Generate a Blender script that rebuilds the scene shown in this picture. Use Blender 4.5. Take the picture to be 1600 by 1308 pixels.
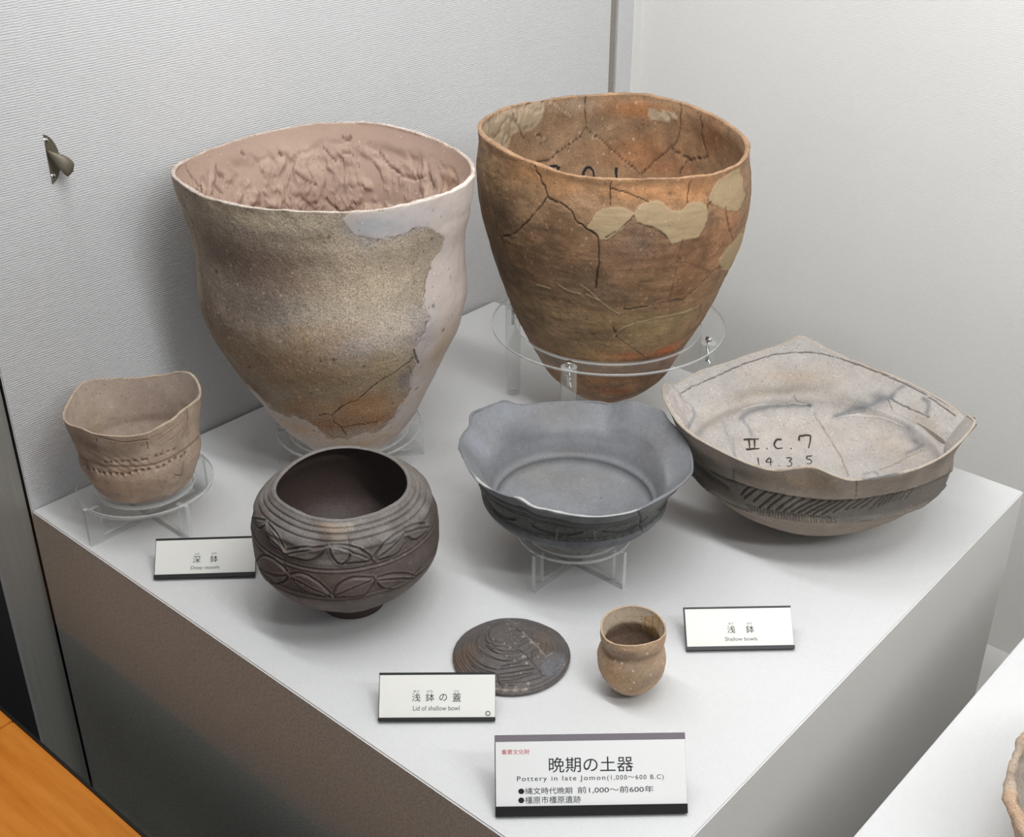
import bpy, bmesh, math
import numpy as np
from mathutils import Vector, Matrix

for o in list(bpy.data.objects): bpy.data.objects.remove(o)
SC = bpy.context.scene
COL = SC.collection
W, H = 1600, 1308

# ------------------------------------------------------------------ camera
FPX = 1930.75
CAM = np.array([1.4231, -0.6247, 0.9281])
PITCH, YAW = 0.5093, 2.2914
FWD = np.array([math.cos(YAW)*math.cos(PITCH), math.sin(YAW)*math.cos(PITCH), -math.sin(PITCH)])
RGT = np.array([math.sin(YAW), -math.cos(YAW), 0.0])
UPV = np.cross(RGT, FWD)
cam_data = bpy.data.cameras.new('camera')
cam_data.sensor_fit = 'HORIZONTAL'; cam_data.sensor_width = 36.0
cam_data.lens = 36.0*FPX/W
cam_data.clip_start = 0.01
cam = bpy.data.objects.new('camera', cam_data); COL.objects.link(cam)
m = Matrix(((RGT[0], UPV[0], -FWD[0]), (RGT[1], UPV[1], -FWD[1]), (RGT[2], UPV[2], -FWD[2])))
cam.matrix_world = Matrix.Translation(Vector(CAM)) @ m.to_4x4()
SC.camera = cam

# ------------------------------------------------------------------ world, lights, exposure
SC.view_settings.view_transform = 'Standard'; SC.view_settings.look = 'None'
SC.view_settings.gamma = 1.0; SC.view_settings.use_curve_mapping = False
SC.view_settings.exposure = -0.03
world = bpy.data.worlds.new('gallery'); SC.world = world; world.use_nodes = True
world.node_tree.nodes['Background'].inputs[0].default_value = (0.50, 0.50, 0.52, 1)
world.node_tree.nodes['Background'].inputs[1].default_value = 0.36

def area(name, loc, target, sx, sy, power, color=(1, 1, 1)):
    d = bpy.data.lights.new(name, 'AREA'); d.shape = 'RECTANGLE'; d.size = sx; d.size_y = sy
    d.energy = power; d.color = color
    o = bpy.data.objects.new(name, d); COL.objects.link(o); o.location = loc
    o.rotation_euler = (Vector(target)-Vector(loc)).to_track_quat('-Z', 'Y').to_euler()
    o['kind'] = 'helper'
    return o
area('case_front_light', (1.15, 0.05, 1.43), (1.0, 1.30, 0.5), 0.8, 0.10, 14.0, (0.985, 1.0, 1.012))
area('case_right_light', (2.20, 0.05, 1.43), (1.5, 1.30, 0.5), 1.2, 0.10, 13.0, (0.985, 1.0, 1.012))
area('case_left_light', (0.40, 0.05, 1.43), (0.3, 1.30, 0.5), 0.7, 0.10, 6.5, (0.985, 1.0, 1.012))
gs = bpy.data.lights.new('ledge_fill_spot', 'SPOT'); gs.energy = 42.0; gs.spot_size = math.radians(24); gs.spot_blend = 0.5; gs.shadow_soft_size = 0.12; gs.color = (1.0, 0.95, 0.88)
go = bpy.data.objects.new('ledge_fill_spot', gs); COL.objects.link(go); go.location = (0.15, -0.42, 1.9)
go.rotation_euler = (Vector((0.12, -0.40, -0.2))-go.location).to_track_quat('-Z', 'Y').to_euler(); go['kind'] = 'helper'  # added spot, cone held to the ledge to brighten its wood

# ------------------------------------------------------------------ small helpers
def proj(P):
    d = np.asarray(P, float)-CAM; z = d@FWD
    return np.stack([800+FPX*(d@RGT)/z, 654-FPX*(d@UPV)/z], -1)

def lin(c):
    c = np.asarray(c, float)/255.0
    return np.where(c <= 0.04045, c/12.92, ((c+0.055)/1.055)**2.4)

def rgba(c, k=1.0):
    l = np.clip(lin(c)*k, 0, 0.95)
    return (float(l[0]), float(l[1]), float(l[2]), 1.0)

def tag(o, label=None, cat=None, group=None, kind=None):
    if label: o['label'] = label
    if cat: o['category'] = cat
    if group: o['group'] = group
    if kind: o['kind'] = kind
    return o

def link(name, me, mats, parent=None):
    o = bpy.data.objects.new(name, me); COL.objects.link(o)
    for mt in (mats if isinstance(mats, (list, tuple)) else [mats]):
        if mt: me.materials.append(mt)
    if parent is not None:
        o.parent = parent
        o.matrix_parent_inverse = Matrix.Translation(-parent.location) if parent.type == 'EMPTY' else parent.matrix_world.inverted()
    return o

def empty(name, loc):
    o = bpy.data.objects.new(name, None); COL.objects.link(o); o.location = loc
    o.empty_display_size = 0.03
    return o

def bm_obj(name, bm, mats, parent=None, smooth=False):
    me = bpy.data.meshes.new(name); bm.normal_update(); bm.to_mesh(me); bm.free()
    if smooth:
        me.shade_smooth()
    return link(name, me, mats, parent)

def add_box(bm, lo, hi, mat=0, M=None):
    x0, y0, z0 = lo; x1, y1, z1 = hi
    vs = [(x0, y0, z0), (x1, y0, z0), (x1, y1, z0), (x0, y1, z0), (x0, y0, z1), (x1, y0, z1), (x1, y1, z1), (x0, y1, z1)]
    v = [bm.verts.new(M @ Vector(p) if M else p) for p in vs]
    fs = [(0, 3, 2, 1), (4, 5, 6, 7), (0, 1, 5, 4), (1, 2, 6, 5), (2, 3, 7, 6), (3, 0, 4, 7)]
    out = []
    for f in fs:
        fc = bm.faces.new([v[i] for i in f]); fc.material_index = mat; out.append(fc)
    return out

def box(name, lo, hi, mats, parent=None, bevel=0.0, M=None):
    bm = bmesh.new(); add_box(bm, lo, hi, 0, M)
    if bevel: bmesh.ops.bevel(bm, geom=bm.edges[:], offset=bevel, segments=2, affect='EDGES')
    return bm_obj(name, bm, mats, parent)

def add_cyl(bm, x, y, z0, z1, r, n=28, mat=0, r2=None, sm=True):
    r2 = r if r2 is None else r2
    a = [bm.verts.new((x+r*math.cos(2*math.pi*i/n), y+r*math.sin(2*math.pi*i/n), z0)) for i in range(n)]
    b = [bm.verts.new((x+r2*math.cos(2*math.pi*i/n), y+r2*math.sin(2*math.pi*i/n), z1)) for i in range(n)]
    for i in range(n):
        f = bm.faces.new([a[i], a[(i+1) % n], b[(i+1) % n], b[i]]); f.smooth = sm; f.material_index = mat
    f = bm.faces.new(a[::-1]); f.material_index = mat
    f = bm.faces.new(b); f.material_index = mat

# ------------------------------------------------------------------ materials
def new_mat(name):
    mt = bpy.data.materials.new(name); mt.use_nodes = True
    nt = mt.node_tree; nt.nodes.clear()
    out = nt.nodes.new('ShaderNodeOutputMaterial'); b = nt.nodes.new('ShaderNodeBsdfPrincipled')
    nt.links.new(b.outputs[0], out.inputs[0])
    return mt, nt, b, out
def N(nt, t, **kw):
    n = nt.nodes.new(t)
    for k, v in kw.items():
        if k.startswith('i_'): n.inputs[int(k[2:])].default_value = v
        else: setattr(n, k, v)
    return n
def math_n(nt, op, a, b=None):
    n = nt.nodes.new('ShaderNodeMath'); n.operation = op
    for i, v in enumerate((a, b)):
        if v is None: continue
        if isinstance(v, (int, float)): n.inputs[i].default_value = v
        else: nt.links.new(v, n.inputs[i])
    return n.outputs[0]

def plain(name, color, rough=0.5, metal=0.0, spec=0.5):
    mt, nt, b, out = new_mat(name)
    b.inputs['Base Color'].default_value = rgba(color); b.inputs['Roughness'].default_value = rough
    b.inputs['Metallic'].default_value = metal; b.inputs['Specular IOR Level'].default_value = spec
    return mt

def cloth(name, color, ua, va, pitch_u=0.0030, pitch_v=0.0030, amp=0.05, bump=0.25, rib=0.75, k=1.0, slub=0.8):
    """woven wall cloth: threads along axis ua (spaced along va) crossed by finer ones along va"""
    mt, nt, b, out = new_mat(name)
    tc = N(nt, 'ShaderNodeTexCoord'); sp = N(nt, 'ShaderNodeSeparateXYZ'); nt.links.new(tc.outputs['Object'], sp.inputs[0])
    u, v = sp.outputs[ua], sp.outputs[va]
    # slow wander of the threads
    wn = N(nt, 'ShaderNodeTexNoise'); wn.inputs['Scale'].default_value = 45.0; wn.inputs['Detail'].default_value = 2.0
    nt.links.new(tc.outputs['Object'], wn.inputs['Vector'])
    wander = math_n(nt, 'MULTIPLY', math_n(nt, 'SUBTRACT', wn.outputs[0], 0.5), 0.0022)
    vv = math_n(nt, 'ADD', v, wander); uu = math_n(nt, 'ADD', u, wander)
    sv = math_n(nt, 'SINE', math_n(nt, 'MULTIPLY', vv, 2*math.pi/pitch_v))
    su = math_n(nt, 'SINE', math_n(nt, 'MULTIPLY', uu, 2*math.pi/pitch_u))
    # each thread its own strength
    mp = N(nt, 'ShaderNodeMapping'); nt.links.new(tc.outputs['Object'], mp.inputs[0])
    sc = [60.0, 60.0, 60.0]; sc[va] = 620.0; sc[ua] = 110.0; mp.inputs['Scale'].default_value = sc
    tn = N(nt, 'ShaderNodeTexNoise'); tn.inputs['Scale'].default_value = 1.0; tn.inputs['Detail'].default_value = 2.0
    nt.links.new(mp.outputs[0], tn.inputs['Vector'])
    thread = math_n(nt, 'SUBTRACT', tn.outputs[0], 0.5)
    weave = math_n(nt, 'ADD', math_n(nt, 'MULTIPLY', sv, rib*0.5), math_n(nt, 'MULTIPLY', math_n(nt, 'MULTIPLY', su, (1-rib)), 0.5))
    weave = math_n(nt, 'ADD', weave, math_n(nt, 'MULTIPLY', thread, 1.5))
    sl = N(nt, 'ShaderNodeTexNoise'); sl.inputs['Scale'].default_value = 330.0; sl.inputs['Detail'].default_value = 1.0
    nt.links.new(tc.outputs['Object'], sl.inputs['Vector'])
    weave = math_n(nt, 'ADD', weave, math_n(nt, 'MULTIPLY', math_n(nt, 'SUBTRACT', sl.outputs[0], 0.5), slub))
    big = N(nt, 'ShaderNodeTexNoise'); big.inputs['Scale'].default_value = 5.0; big.inputs['Detail'].default_value = 3.0
    nt.links.new(tc.outputs['Object'], big.inputs['Vector'])
    val = math_n(nt, 'ADD', math_n(nt, 'MULTIPLY', weave, amp), 1.0)
    val = math_n(nt, 'ADD', val, math_n(nt, 'MULTIPLY', math_n(nt, 'SUBTRACT', big.outputs[0], 0.5), 0.05))
    mx = N(nt, 'ShaderNodeMix'); mx.data_type = 'RGBA'; mx.blend_type = 'MULTIPLY'; mx.inputs[0].default_value = 1.0
    mx.inputs[6].default_value = rgba(color, k)
    cmb = N(nt, 'ShaderNodeCombineColor')
    for i in range(3): nt.links.new(val, cmb.inputs[i])
    nt.links.new(cmb.outputs[0], mx.inputs[7]); nt.links.new(mx.outputs[2], b.inputs['Base Color'])
    b.inputs['Roughness'].default_value = 0.9; b.inputs['Specular IOR Level'].default_value = 0.15
    bp = N(nt, 'ShaderNodeBump'); bp.inputs['Strength'].default_value = bump; bp.inputs['Distance'].default_value = 0.0006
    nt.links.new(weave, bp.inputs['Height']); nt.links.new(bp.outputs[0], b.inputs['Normal'])
    return mt

CL_WALLX = cloth('wall_cloth_left', (212, 212, 213), 1, 2, 0.0034, 0.0031, amp=0.12, bump=0.6, rib=0.88)
CL_WALLY = cloth('wall_cloth_back', (224, 222, 219), 0, 2, 0.0034, 0.0034, amp=0.05, bump=0.4)
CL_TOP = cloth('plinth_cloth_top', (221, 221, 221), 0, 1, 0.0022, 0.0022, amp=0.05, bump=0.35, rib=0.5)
CL_SIDEY_SHADED = cloth('plinth_cloth_front_shaded', (206, 204, 194), 0, 2, 0.0032, 0.0028, amp=0.26, bump=1.0, rib=0.6, slub=3.0)  # same cloth as the other sides, darkened to hold the front's shade
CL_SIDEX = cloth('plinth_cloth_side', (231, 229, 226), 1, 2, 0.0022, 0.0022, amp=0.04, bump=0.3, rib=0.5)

def brushed(name, color, ax=2, rough=0.38):
    mt, nt, b, out = new_mat(name)
    tc = N(nt, 'ShaderNodeTexCoord'); mp = N(nt, 'ShaderNodeMapping'); nt.links.new(tc.outputs['Object'], mp.inputs[0])
    s = [900.0, 900.0, 900.0]; s[ax] = 6.0; mp.inputs['Scale'].default_value = s
    n = N(nt, 'ShaderNodeTexNoise'); n.inputs['Scale'].default_value = 1.0; nt.links.new(mp.outputs[0], n.inputs['Vector'])
    r = N(nt, 'ShaderNodeValToRGB'); nt.links.new(n.outputs[0], r.inputs[0])
    r.color_ramp.elements[0].color = rgba(color, 0.8); r.color_ramp.elements[1].color = rgba(color, 1.2)
    nt.links.new(r.outputs[0], b.inputs['Base Color']); b.inputs['Metallic'].default_value = 0.45
    b.inputs['Roughness'].default_value = rough
    return mt
STEEL = brushed('brushed_steel', (172, 170, 164), 2, 0.5)
BRONZE = brushed('dark_bronze', (110, 103, 88), 2, 0.5)
CHROME = plain('chrome', (210, 210, 210), 0.12, 1.0)
BLACK = plain('black_plastic', (20, 20, 21), 0.45)
GREYBAR = plain('grey_card_band', (128, 120, 128), 0.6)
CARD = plain('white_card', (248, 248, 246), 0.6, spec=0.3)
CREAMCARD = plain('warm_white_card', (240, 238, 232), 0.6, spec=0.3)
INK = plain('black_ink', (38, 40, 44), 0.7, spec=0.2)
GREYINK = plain('grey_ink', (86, 86, 88), 0.7, spec=0.2)
REDINK = plain('red_ink', (205, 40, 70), 0.7, spec=0.2)
DARKGAP = plain('dark_gap', (26, 26, 28), 0.8)
TRIMW = plain('pale_trim', (228, 226, 223), 0.6)
SLOTM = plain('slot_metal', (150, 143, 135), 0.5, 0.3)

def clear(name, tint=(0.98, 0.985, 0.985), diffuse=0.0, rough=0.0, dcol=(0.9, 0.92, 0.92), coat=1.0):
    mt = bpy.data.materials.new(name); mt.use_nodes = True; nt = mt.node_tree; nt.nodes.clear()
    out = nt.nodes.new('ShaderNodeOutputMaterial')
    tr = nt.nodes.new('ShaderNodeBsdfTransparent'); tr.inputs[0].default_value = (*tint, 1)
    gl = nt.nodes.new('ShaderNodeBsdfGlossy'); gl.inputs['Roughness'].default_value = rough
    fr = nt.nodes.new('ShaderNodeFresnel'); ge = nt.nodes.new('ShaderNodeNewGeometry')
    # same reflectance seen from inside as from outside (no false total reflection)
    io = math_n(nt, 'SUBTRACT', 1.49, math_n(nt, 'MULTIPLY', ge.outputs['Backfacing'], 1.49-1/1.49))
    nt.links.new(io, fr.inputs['IOR'])
    mx = nt.nodes.new('ShaderNodeMixShader'); nt.links.new(math_n(nt, 'MULTIPLY', fr.outputs[0], coat), mx.inputs[0])   # coat < 1: anti-reflective museum glass
    nt.links.new(tr.outputs[0], mx.inputs[1]); nt.links.new(gl.outputs[0], mx.inputs[2])
    last = mx.outputs[0]
    if diffuse:
        df = nt.nodes.new('ShaderNodeBsdfDiffuse'); df.inputs[0].default_value = (*dcol, 1)
        m2 = nt.nodes.new('ShaderNodeMixShader'); m2.inputs[0].default_value = diffuse
        nt.links.new(last, m2.inputs[1]); nt.links.new(df.outputs[0], m2.inputs[2]); last = m2.outputs[0]
    nt.links.new(last, out.inputs[0])
    return mt
GLASS = clear('case_glass', (0.975, 0.98, 0.978), coat=0.30)
ACRYL = clear('acrylic_face', (0.965, 0.97, 0.968), 0.02)
ACRYL_P = clear('acrylic_post', (0.97, 0.975, 0.972), 0.06, 0.0, (0.95, 0.95, 0.95))
ACRYL_E = clear('acrylic_edge', (0.95, 0.96, 0.955), 0.38, 0.05, (0.93, 0.94, 0.935))

def wood():
    mt, nt, b, out = new_mat('orange_wood')
    tc = N(nt, 'ShaderNodeTexCoord'); mp = N(nt, 'ShaderNodeMapping'); nt.links.new(tc.outputs['Object'], mp.inputs[0])
    mp.inputs['Scale'].default_value = (6, 70, 70)
    n = N(nt, 'ShaderNodeTexNoise'); n.inputs['Scale'].default_value = 1.0; n.inputs['Detail'].default_value = 6; n.inputs['Roughness'].default_value = 0.65
    nt.links.new(mp.outputs[0], n.inputs['Vector'])
    r = N(nt, 'ShaderNodeValToRGB'); nt.links.new(n.outputs[0], r.inputs[0])
    r.color_ramp.elements[0].position = 0.25; r.color_ramp.elements[0].color = rgba((196, 112, 30))
    r.color_ramp.elements[1].position = 0.8; r.color_ramp.elements[1].color = rgba((224, 146, 58))
    nt.links.new(r.outputs[0], b.inputs['Base Color']); b.inputs['Roughness'].default_value = 0.45
    b.inputs['Specular IOR Level'].default_value = 0.3
    return mt
WOOD = wood()

# ------------------------------------------------------------------ the case: walls, floor, ceiling, glass
YW = 1.3666; FZ = -0.60; TOPZ = 1.5; XE = 3.4
def structure(o, label=None):
    o['kind'] = 'structure'
    if label: o['label'] = label
    return o
structure(box('floor', (-0.02, 0.0, FZ-0.03), (XE, YW+0.05, FZ), cloth('floor_cloth', (236, 234, 232), 0, 1, 0.0022, 0.0022, 0.04, 0.3, 0.5)), 'white cloth covered floor of the display case')
structure(box('ceiling', (-0.02, -0.055, TOPZ), (XE, YW+0.05, TOPZ+0.03), TRIMW), 'white ceiling of the display case')
structure(box('wall_back', (-0.02, YW, FZ), (XE, YW+0.04, TOPZ), CL_WALLY), 'pale cloth wall on the right side of the corner')
structure(box('wall_right', (XE, -0.055, FZ), (XE+0.04, YW+0.04, TOPZ), TRIMW), 'far end wall of the case')
wl = structure(box('wall_left', (-0.05, 0.0, FZ), (-0.0145, YW, TOPZ), DARKGAP), 'pale cloth wall on the left side of the corner')
bm = bmesh.new(); add_box(bm, (-0.0125, 0.1, FZ), (0, 1.2735, TOPZ))
bm_obj('wall_panel', bm, CL_WALLX, wl)
bm = bmesh.new(); add_box(bm, (0.0018, 0.0, FZ), (0.0055, 0.118, TOPZ))
bmesh.ops.bevel(bm, geom=[e for e in bm.edges if abs(e.verts[0].co.z-e.verts[1].co.z) > 1], offset=0.0012, segments=2, affect='EDGES')
tag(bm_obj('sliding_panel', bm, CL_WALLX, wl), 'narrow front panel standing proud of the wall')
box('wall_panel', (-0.0125, 1.2975, FZ), (0, 1.346, TOPZ), CL_WALLX, wl)
tag(box('slot_lining', (-0.0142, 1.2740, FZ), (-0.0015, 1.2900, TOPZ), SLOTM, wl), 'grey metal lining of the dark slot')
structure(box('trim_1', (-0.012, 1.346, FZ), (0.004, YW, TOPZ), TRIMW), 'narrow pale strip in the corner of the walls')
# end post between the left wall and the glass
post = structure(box('trim_2', (-0.05, -0.0565, FZ), (-0.002, -0.0015, TOPZ), STEEL), 'brushed steel post at the left end of the glass')
box('edge_strip', (-0.0015, -0.0605, FZ), (0.0, -0.0565, TOPZ), plain('bright_steel_edge', (190, 192, 196), 0.4, 0.6), post)
box('seal', (-0.05, -0.1395, FZ), (-0.001, -0.0607, TOPZ), DARKGAP, post)
gl = bpy.data.meshes.new('glass_pane'); gl.from_pydata([(0.0005, -0.070, -0.6), (XE, -0.070, -0.6), (XE, -0.070, TOPZ), (0.0005, -0.070, TOPZ)], [], [(0, 1, 2, 3)])
wn1 = structure(link('window_1', gl, GLASS), 'clear front glass of the display case')
# ledge outside the glass
ledge = empty('wooden_ledge', (0.5, -0.22, -0.24)); tag(ledge, 'orange wooden ledge outside the glass at bottom left', 'ledge')
LA = math.radians(-0.9)
for x0, x1 in ((-0.75, 0.131), (0.1325, 1.3), (1.3015, 2.6)):
    M = Matrix.Rotation(0, 4, 'Z')
    box('plank', (x0, -0.285, -0.235), (x1, -0.1415, -0.2025), WOOD, ledge, 0.0012)
box('edge_strip', (-0.75, -0.1412, -0.235), (2.6, -0.1375, -0.2015), BLACK, ledge)
box('support_rail', (-0.75, -0.27, -0.60), (2.6, -0.155, -0.2355), plain('dark_base', (50, 50, 54), 0.8), ledge)
# unseen sill between ledge and glass, lightened to bounce light onto the plinth
structure(box('trim_3', (-0.75, -0.1370, -0.62), (XE, -0.072, -0.50), plain('grey_sill', (150, 152, 156), 0.8)), 'grey sill between the glass and the ledge, lightened as a bounce surface')

# ------------------------------------------------------------------ plinths
def plinth(name, x0, x1, y0, y1, z0, z1, label, rot=0.0, piv=(0, 0)):
    bm = bmesh.new(); M = Matrix.Translation((piv[0], piv[1], 0)) @ Matrix.Rotation(rot, 4, 'Z') @ Matrix.Translation((-piv[0], -piv[1], 0))
    add_box(bm, (x0, y0, z0), (x1, y1, z1), 0, M)
    bmesh.ops.bevel(bm, geom=bm.edges[:], offset=0.0016, segments=3, affect='EDGES')
    bm.normal_update()
    for f in bm.faces:
        n = f.normal
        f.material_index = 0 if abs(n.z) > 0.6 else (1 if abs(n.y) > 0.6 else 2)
    o = bm_obj(name, bm, [CL_TOP, CL_SIDEY_SHADED, CL_SIDEX])
    return tag(o, label, 'plinth')
PB = 0.9378
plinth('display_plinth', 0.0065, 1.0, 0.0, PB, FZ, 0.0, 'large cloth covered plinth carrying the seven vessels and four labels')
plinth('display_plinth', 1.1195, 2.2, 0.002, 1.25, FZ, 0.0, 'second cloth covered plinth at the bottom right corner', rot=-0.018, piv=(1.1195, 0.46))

# ------------------------------------------------------------------ latch plate on the left wall
lt = empty('door_latch', (0.001, 0.118, 0.46)); tag(lt, 'dark bronze oval latch on the left wall, half behind the front panel', 'latch')
bm = bmesh.new(); n = 40
a = [bm.verts.new((0.0002, 0.1165+0.0205*math.cos(t), 0.460+0.0325*math.sin(t))) for t in np.linspace(0, 2*math.pi, n, endpoint=False)]
b = [bm.verts.new((0.0014, 0.1165+0.0200*math.cos(t), 0.460+0.0320*math.sin(t))) for t in np.linspace(0, 2*math.pi, n, endpoint=False)]
for i in range(n): bm.faces.new([a[i], a[(i+1) % n], b[(i+1) % n], b[i]])
bm.faces.new(b)
bm_obj('plate', bm, BRONZE, lt)
for yy, zz in ((0.1215, 0.4835), (0.1225, 0.4375)):
    bm = bmesh.new()
    bmesh.ops.create_uvsphere(bm, u_segments=20, v_segments=10, radius=1.0, matrix=Matrix.Translation((0.0014, yy, zz)) @ Matrix.Diagonal((0.0018, 0.0042, 0.0042, 1)))
    s = bm_obj('screw', bm, CHROME, lt, True)
    bm = bmesh.new(); add_cyl(bm, 0, 0, 0, 0.0006, 0.0014, 12)
    bmesh.ops.transform(bm, matrix=Matrix.Translation((0.0031, yy, zz)) @ Matrix.Rotation(math.pi/2, 4, 'Y'), verts=bm.verts[:])
    bm_obj('screw_socket', bm, DARKGAP, s)
# teardrop lever
bm = bmesh.new(); rows = []
for i in range(15):
    t = i/14; w = 0.0092*math.sin(math.pi*min(1, t*0.62+0.16))**1.0*(1 if t < .93 else (1-(t-.93)/.07)**.5*0.999+0.001); w = max(1.75*w*(t+0.04)**0.6, 0.0004)
    cy, cz = 0.1195+0.0205*t, 0.4725-0.0285*t; cx = 0.004+0.016*math.sin(math.pi*t*0.62)
    dy, dz = 0.80, 0.60
    rows.append([bm.verts.new((cx+0.0028*math.sin(p), cy+dy*w*math.cos(p)*0.62, cz+dz*w*math.cos(p))) for p in np.linspace(0, 2*math.pi, 16, endpoint=False)])
for i in range(14):
    for j in range(16): bm.faces.new([rows[i][j], rows[i][(j+1) % 16], rows[i+1][(j+1) % 16], rows[i+1][j]])
bm.faces.new(rows[0][::-1]); bm.faces.new(rows[-1])
bmesh.ops.recalc_face_normals(bm, faces=bm.faces[:])
bm_obj('lever', bm, BRONZE, lt, True)

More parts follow.
